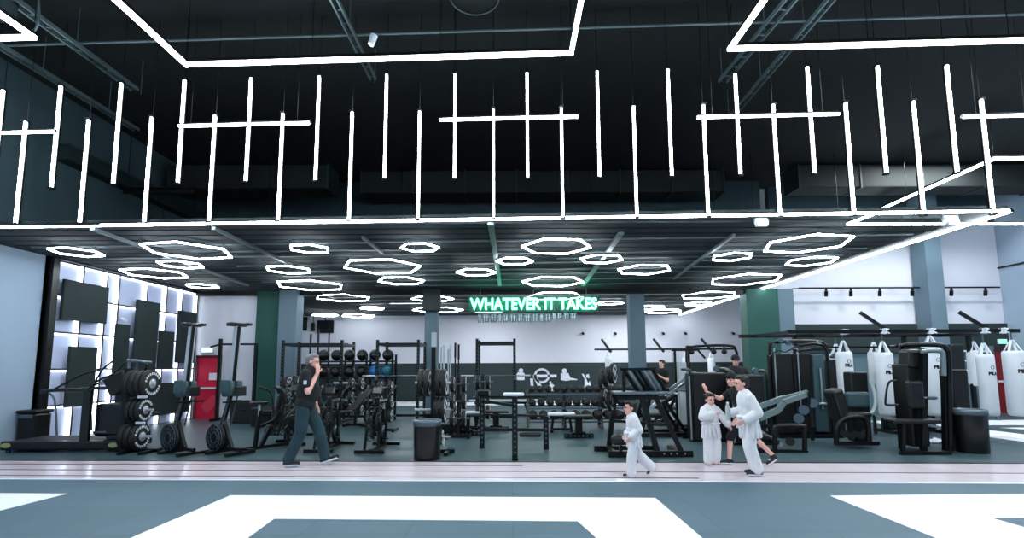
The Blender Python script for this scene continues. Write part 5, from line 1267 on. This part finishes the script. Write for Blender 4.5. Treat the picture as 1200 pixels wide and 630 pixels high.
    if kit.get('shoes'):
        for s in 'LR':
            an, toe = V['an'+s], V['toe'+s]; ft = (toe-an); fd = Vector((ft.x, ft.y, 0)).normalized(); b = B(); slope = ft.z
            heel = an-fd*.035*k+Vector((0,0,-.055))*k
            if 'heel'+s in V: heel = V['heel'+s]
            capsule(b, heel+Vector((0,0,.01))*k, toe+Vector((0,0,.008))*k, .042*k, .034*k); capsule(b, an+Vector((0,0,-.01))*k, heel.lerp(toe,.3), .046*k, .042*k); capsule(b, an, heel.lerp(toe,.65), .038*k, .036*k)
            so = fuse(b, 'shoe', kit['shoes'], t, .007, 3)
            b = B(); capsule(b, heel-Vector((0,0,.022))*k, toe-Vector((0,0,.016))*k, .026*k, .022*k, 10); dn = Vector((-fd.y, fd.x, 0))*.022*k
            capsule(b, heel-Vector((0,0,.022))*k+dn, toe-Vector((0,0,.016))*k+dn, .020*k, .018*k, 10); capsule(b, heel-Vector((0,0,.022))*k-dn, toe-Vector((0,0,.016))*k-dn, .020*k, .018*k, 10)
            fuse(b, 'sole', kit.get('sole', WHT), so, .007, 2)
    return t, V, k
# man, striding right, hand at mouth
J = dict(pelvis=(0,0,.96), neck=(.06,0,1.475), head=(.10,0,1.625), shL=(.03,.175,1.42), shR=(.06,-.175,1.42),
 elL=(.00,.25,1.14), wrL=(.10,.20,.92), elR=(.13,-.25,1.16), wrR=(.215,-.10,1.44),
 hipL=(.0,.085,.93), hipR=(.0,-.085,.93), knR=(-.02,-.09,.52), anR=(-.20,-.09,.10), toeR=(-.04,-.09,.045),
 knL=(.20,.09,.54), anL=(.31,.09,.125), toeL=(.50,.09,.12), heelL=(.27,.09,.055), heelR=(-.235,-.09,.05))
p = fl_(355, 545.5)
person((p[0], p[1], 0), 0, 1.78, J, 'grey haired man in black shirt and jeans walking right, hand at his mouth', dict(look=(1,-.12,-.08), handR=(-.02,.12,.9), palmR=(-.6,.5,0), handL=(.3,-.1,-.9), palmL=(0,-1,0), curl=.8, thumbR=-1,
  hairm=HAIRG, top=dict(name='t_shirt', m=NAVY, sleeve=.62, badge='R'), legs=dict(name='jeans', m=JEAN, len=.97, wide=.013), shoes=BLK, belly=.03, bulk=1.15))
# boy walking left (profile)
J = dict(pelvis=(0,0,.90), neck=(.03,0,1.38), head=(.075,0,1.565), shL=(.0,.165,1.33), shR=(.0,-.165,1.33),
 elR=(-.04,-.24,1.08), wrR=(.13,-.17,.94), elL=(-.07,.24,1.08), wrL=(.10,.21,.92),
 hipL=(.0,.08,.86), hipR=(.0,-.08,.86), knL=(.08,.09,.48), anL=(.11,.09,.085), toeL=(.27,.09,.045), knR=(-.10,-.08,.50), anR=(-.40,-.08,.20), toeR=(-.32,-.08,.05), heelL=(.08,.09,.05), heelR=(-.44,-.08,.16))
p = fl_(745, 558)
person((p[0]-.01, p[1], 0), PI, 1.07, J, 'small dark haired boy in a white martial arts suit walking left, alone', dict(look=(1,.22,.05), head=1.42, hairm=HAIRD, tuft=14, fr=.06, bulk=1.14,
  top=dict(name='jacket', m=GI, sleeve=1, flare=.022, skirt=.22), legs=dict(name='trousers', m=GI, len=1.0, wide=.035), shoes=BLK))
# small boy facing the camera, hands together at chest
J = dict(pelvis=(0,0,.90), neck=(.0,0,1.38), head=(.02,0,1.565), shL=(.0,.165,1.33), shR=(.0,-.165,1.33),
 elR=(.14,-.27,1.16), wrR=(.30,-.05,1.25), elL=(.02,.33,1.12), wrL=(.10,.40,.98),
 hipL=(.0,.08,.86), hipR=(.0,-.08,.86), knL=(.05,.10,.48), anL=(-.02,.10,.085), toeL=(.13,.11,.04), knR=(.02,-.10,.48), anR=(.0,-.10,.085), toeR=(.15,-.12,.04))
p = fl_(835, 544)
person((p[0], p[1], 0), R(-85), 1.13, J, 'small boy in a white martial arts suit facing the camera with folded arms', dict(look=(1,.05,0), head=1.36, hairm=HAIRD, tuft=8, bulk=1.2, palmR=(0,-.3,-1),
  top=dict(name='jacket', m=GI, sleeve=1, flare=.022, skirt=.24), legs=dict(name='trousers', m=GI, len=.98, wide=.03)))
# taller boy in gi walking left
J = dict(pelvis=(0,0,.93), neck=(.045,0,1.42), head=(.10,0,1.60), shL=(.02,.165,1.36), shR=(.02,-.165,1.36),
 elR=(.00,-.25,1.10), wrR=(.22,-.22,1.06), elL=(-.06,.25,1.10), wrL=(.14,.22,.98),
 hipL=(.0,.085,.90), hipR=(.0,-.085,.90), knL=(.04,.09,.50), anL=(-.08,.09,.085), toeL=(.10,.09,.045), knR=(-.02,-.09,.50), anR=(-.12,-.09,.09), toeR=(.05,-.09,.045), heelL=(-.12,.09,.05), heelR=(-.16,-.09,.05))
p = fl_(883, 557)
T3, V3, k3 = person((p[0]-.02, p[1]+.02, 0), PI, 1.42, J, 'taller boy in a white martial arts suit walking left beside the others', dict(look=(1,.1,-.05), head=1.16, hairm=HAIRD, tuft=6, bulk=1.08, handR=(.3,.0,.95), palmR=(1,0,0),
  top=dict(name='jacket', m=GI, sleeve=1, flare=.018, skirt=.26), legs=dict(name='trousers', m=GI, len=.88, wide=.03), shoes=BLK))
# bottle held by him
wp = Vector((T3.location.x, T3.location.y, 0)) + Vector((-V3['wrR'].x-.05, -V3['wrR'].y-.03, V3['wrR'].z))
t = thing('drinks_bottle', 'pale bottle held in the hand of the taller boy', 'bottle', (wp.x, wp.y, wp.z-.10)); B().lathe([(.03,0),(.034,.01),(.034,.19),(.016,.22),(.016,.24)], n=18).build('bottle_body', PADL, t); B().lathe([(.019,.24),(.019,.265)], n=14).build('bottle_cap', WHT, t)
# youth in black behind, hand raised
J = dict(pelvis=(-.06,0,.93), neck=(.08,0,1.40), head=(.15,0,1.56), shL=(.05,.17,1.34), shR=(.06,-.17,1.34),
 elR=(.30,-.20,1.20), wrR=(.56,-.16,1.33), elL=(.0,.26,1.08), wrL=(.15,.22,.88),
 hipL=(-.06,.085,.90), hipR=(-.06,-.085,.90), knL=(-.18,.09,.52), anL=(-.50,.09,.20), toeL=(-.40,.09,.05), knR=(.18,-.09,.50), anR=(.22,-.09,.09), toeR=(.38,-.09,.045), heelR=(.18,-.09,.05), heelL=(-.54,.09,.15))
p = fl_(874, 547)
person((p[0]+.02, p[1]+.12, 0), PI, 1.50, J, 'young person in black with a dark beanie behind the taller boy, hand raised', dict(look=(.75,.65,-.1), head=1.08, hairm=None, cap='beanie', bulk=1.0, handR=(.35,0,.95), palmR=(.5,-.8,0), curl=.15,
  top=dict(name='t_shirt', m=NAVY, sleeve=.6), legs=dict(name='shorts', m=NAVY, len=.25, wide=.015), shoes=BLK))
# trainer in cap, standing behind machine
J = dict(pelvis=(0,0,.95), neck=(.0,0,1.46), head=(.02,0,1.63), shL=(.0,.185,1.41), shR=(.0,-.185,1.41),
 elR=(.02,-.27,1.12), wrR=(.16,-.25,.94), elL=(.04,.25,1.12), wrL=(.16,.16,.96),
 hipL=(.0,.09,.92), hipR=(.0,-.09,.92), knL=(.02,.10,.50), anL=(.0,.10,.09), toeL=(.16,.11,.045), knR=(.02,-.10,.50), anR=(.0,-.10,.09), toeR=(.16,-.12,.045))
p = XY(862, 11.2)
person((p, 11.2, 0), R(-95), 1.79, J, 'man in black shirt and black cap standing at the machines behind the boys', dict(look=(1,.0,-.12), cap='peak', hairm=None, bulk=1.08,
  top=dict(name='t_shirt', m=NAVY, sleeve=.6), legs=dict(name='shorts', m=NAVY, len=.2, wide=.015), shoes=BLK))
# distant person training in the rear, right of the column
J2 = dict(J); J2.update(elR=(.1,-.28,1.16), wrR=(.35,-.2,1.30), elL=(.1,.28,1.16), wrL=(.35,.2,1.30))
person((XY(776, 15.0), 15.0, 0), R(-150), 1.74, J2, 'distant person in black training right of the grey column', dict(look=(1,0,0), hairm=HAIRD, head=1.0, top=dict(name='t_shirt', m=NAVY, sleeve=.6), legs=dict(name='trousers', m=NAVY, len=.95, wide=.01), shoes=BLK))
# ================================================================== LIGHT
w = bpy.data.worlds.new('world'); S.world = w; w.use_nodes = True
w.node_tree.nodes['Background'].inputs['Color'].default_value = (.6,.8,.88,1); w.node_tree.nodes['Background'].inputs['Strength'].default_value = .10
def area(name, loc, sx, sy, pw, rot=(0,0,0), col=(.91,.97,1)):
    l = bpy.data.lights.new(name, 'AREA'); l.shape = 'RECTANGLE'; l.size = sx; l.size_y = sy; l.energy = pw; l.color = col
    o = bpy.data.objects.new(name, l); COL.objects.link(o); o.location = loc; o.rotation_euler = rot; o['label'] = 'added fill light below the ceiling'; o['category'] = 'light'
    return o
KH, KG = 1.0, 1.0
for x, y in ((-6,1.5),(0,1.5),(7,1.5),(12,1.5)): area('hall_fill', (x,y,7.5), 2.5, .5, 205*KH)  # fill panels added over the mats for brightness, not fittings of the hall
for x, y in ((12.3,14),(12.3,9),): area('hall_fill', (x,y,7.5), 2.5, .5, 330*KH)  # more added fill, brightening the white right wall
for x, y in ((-4,19),(1.5,19),(6.5,19),(-1,22.3),(5,22.3)): area('rear_fill', (x,y,HC-.02), 1.2, .3, 75*KG)  # fill panels added to lift the far wall and rear room
S.view_settings.view_transform = 'Standard'; S.view_settings.look = 'None'; S.view_settings.gamma = 1; S.view_settings.use_curve_mapping = False
S.view_settings.exposure = 0.12
S.cycles.use_denoising = True
S.cycles.max_bounces = 5; S.cycles.diffuse_bounces = 3; S.cycles.glossy_bounces = 3
S.cycles.sample_clamp_indirect = 6
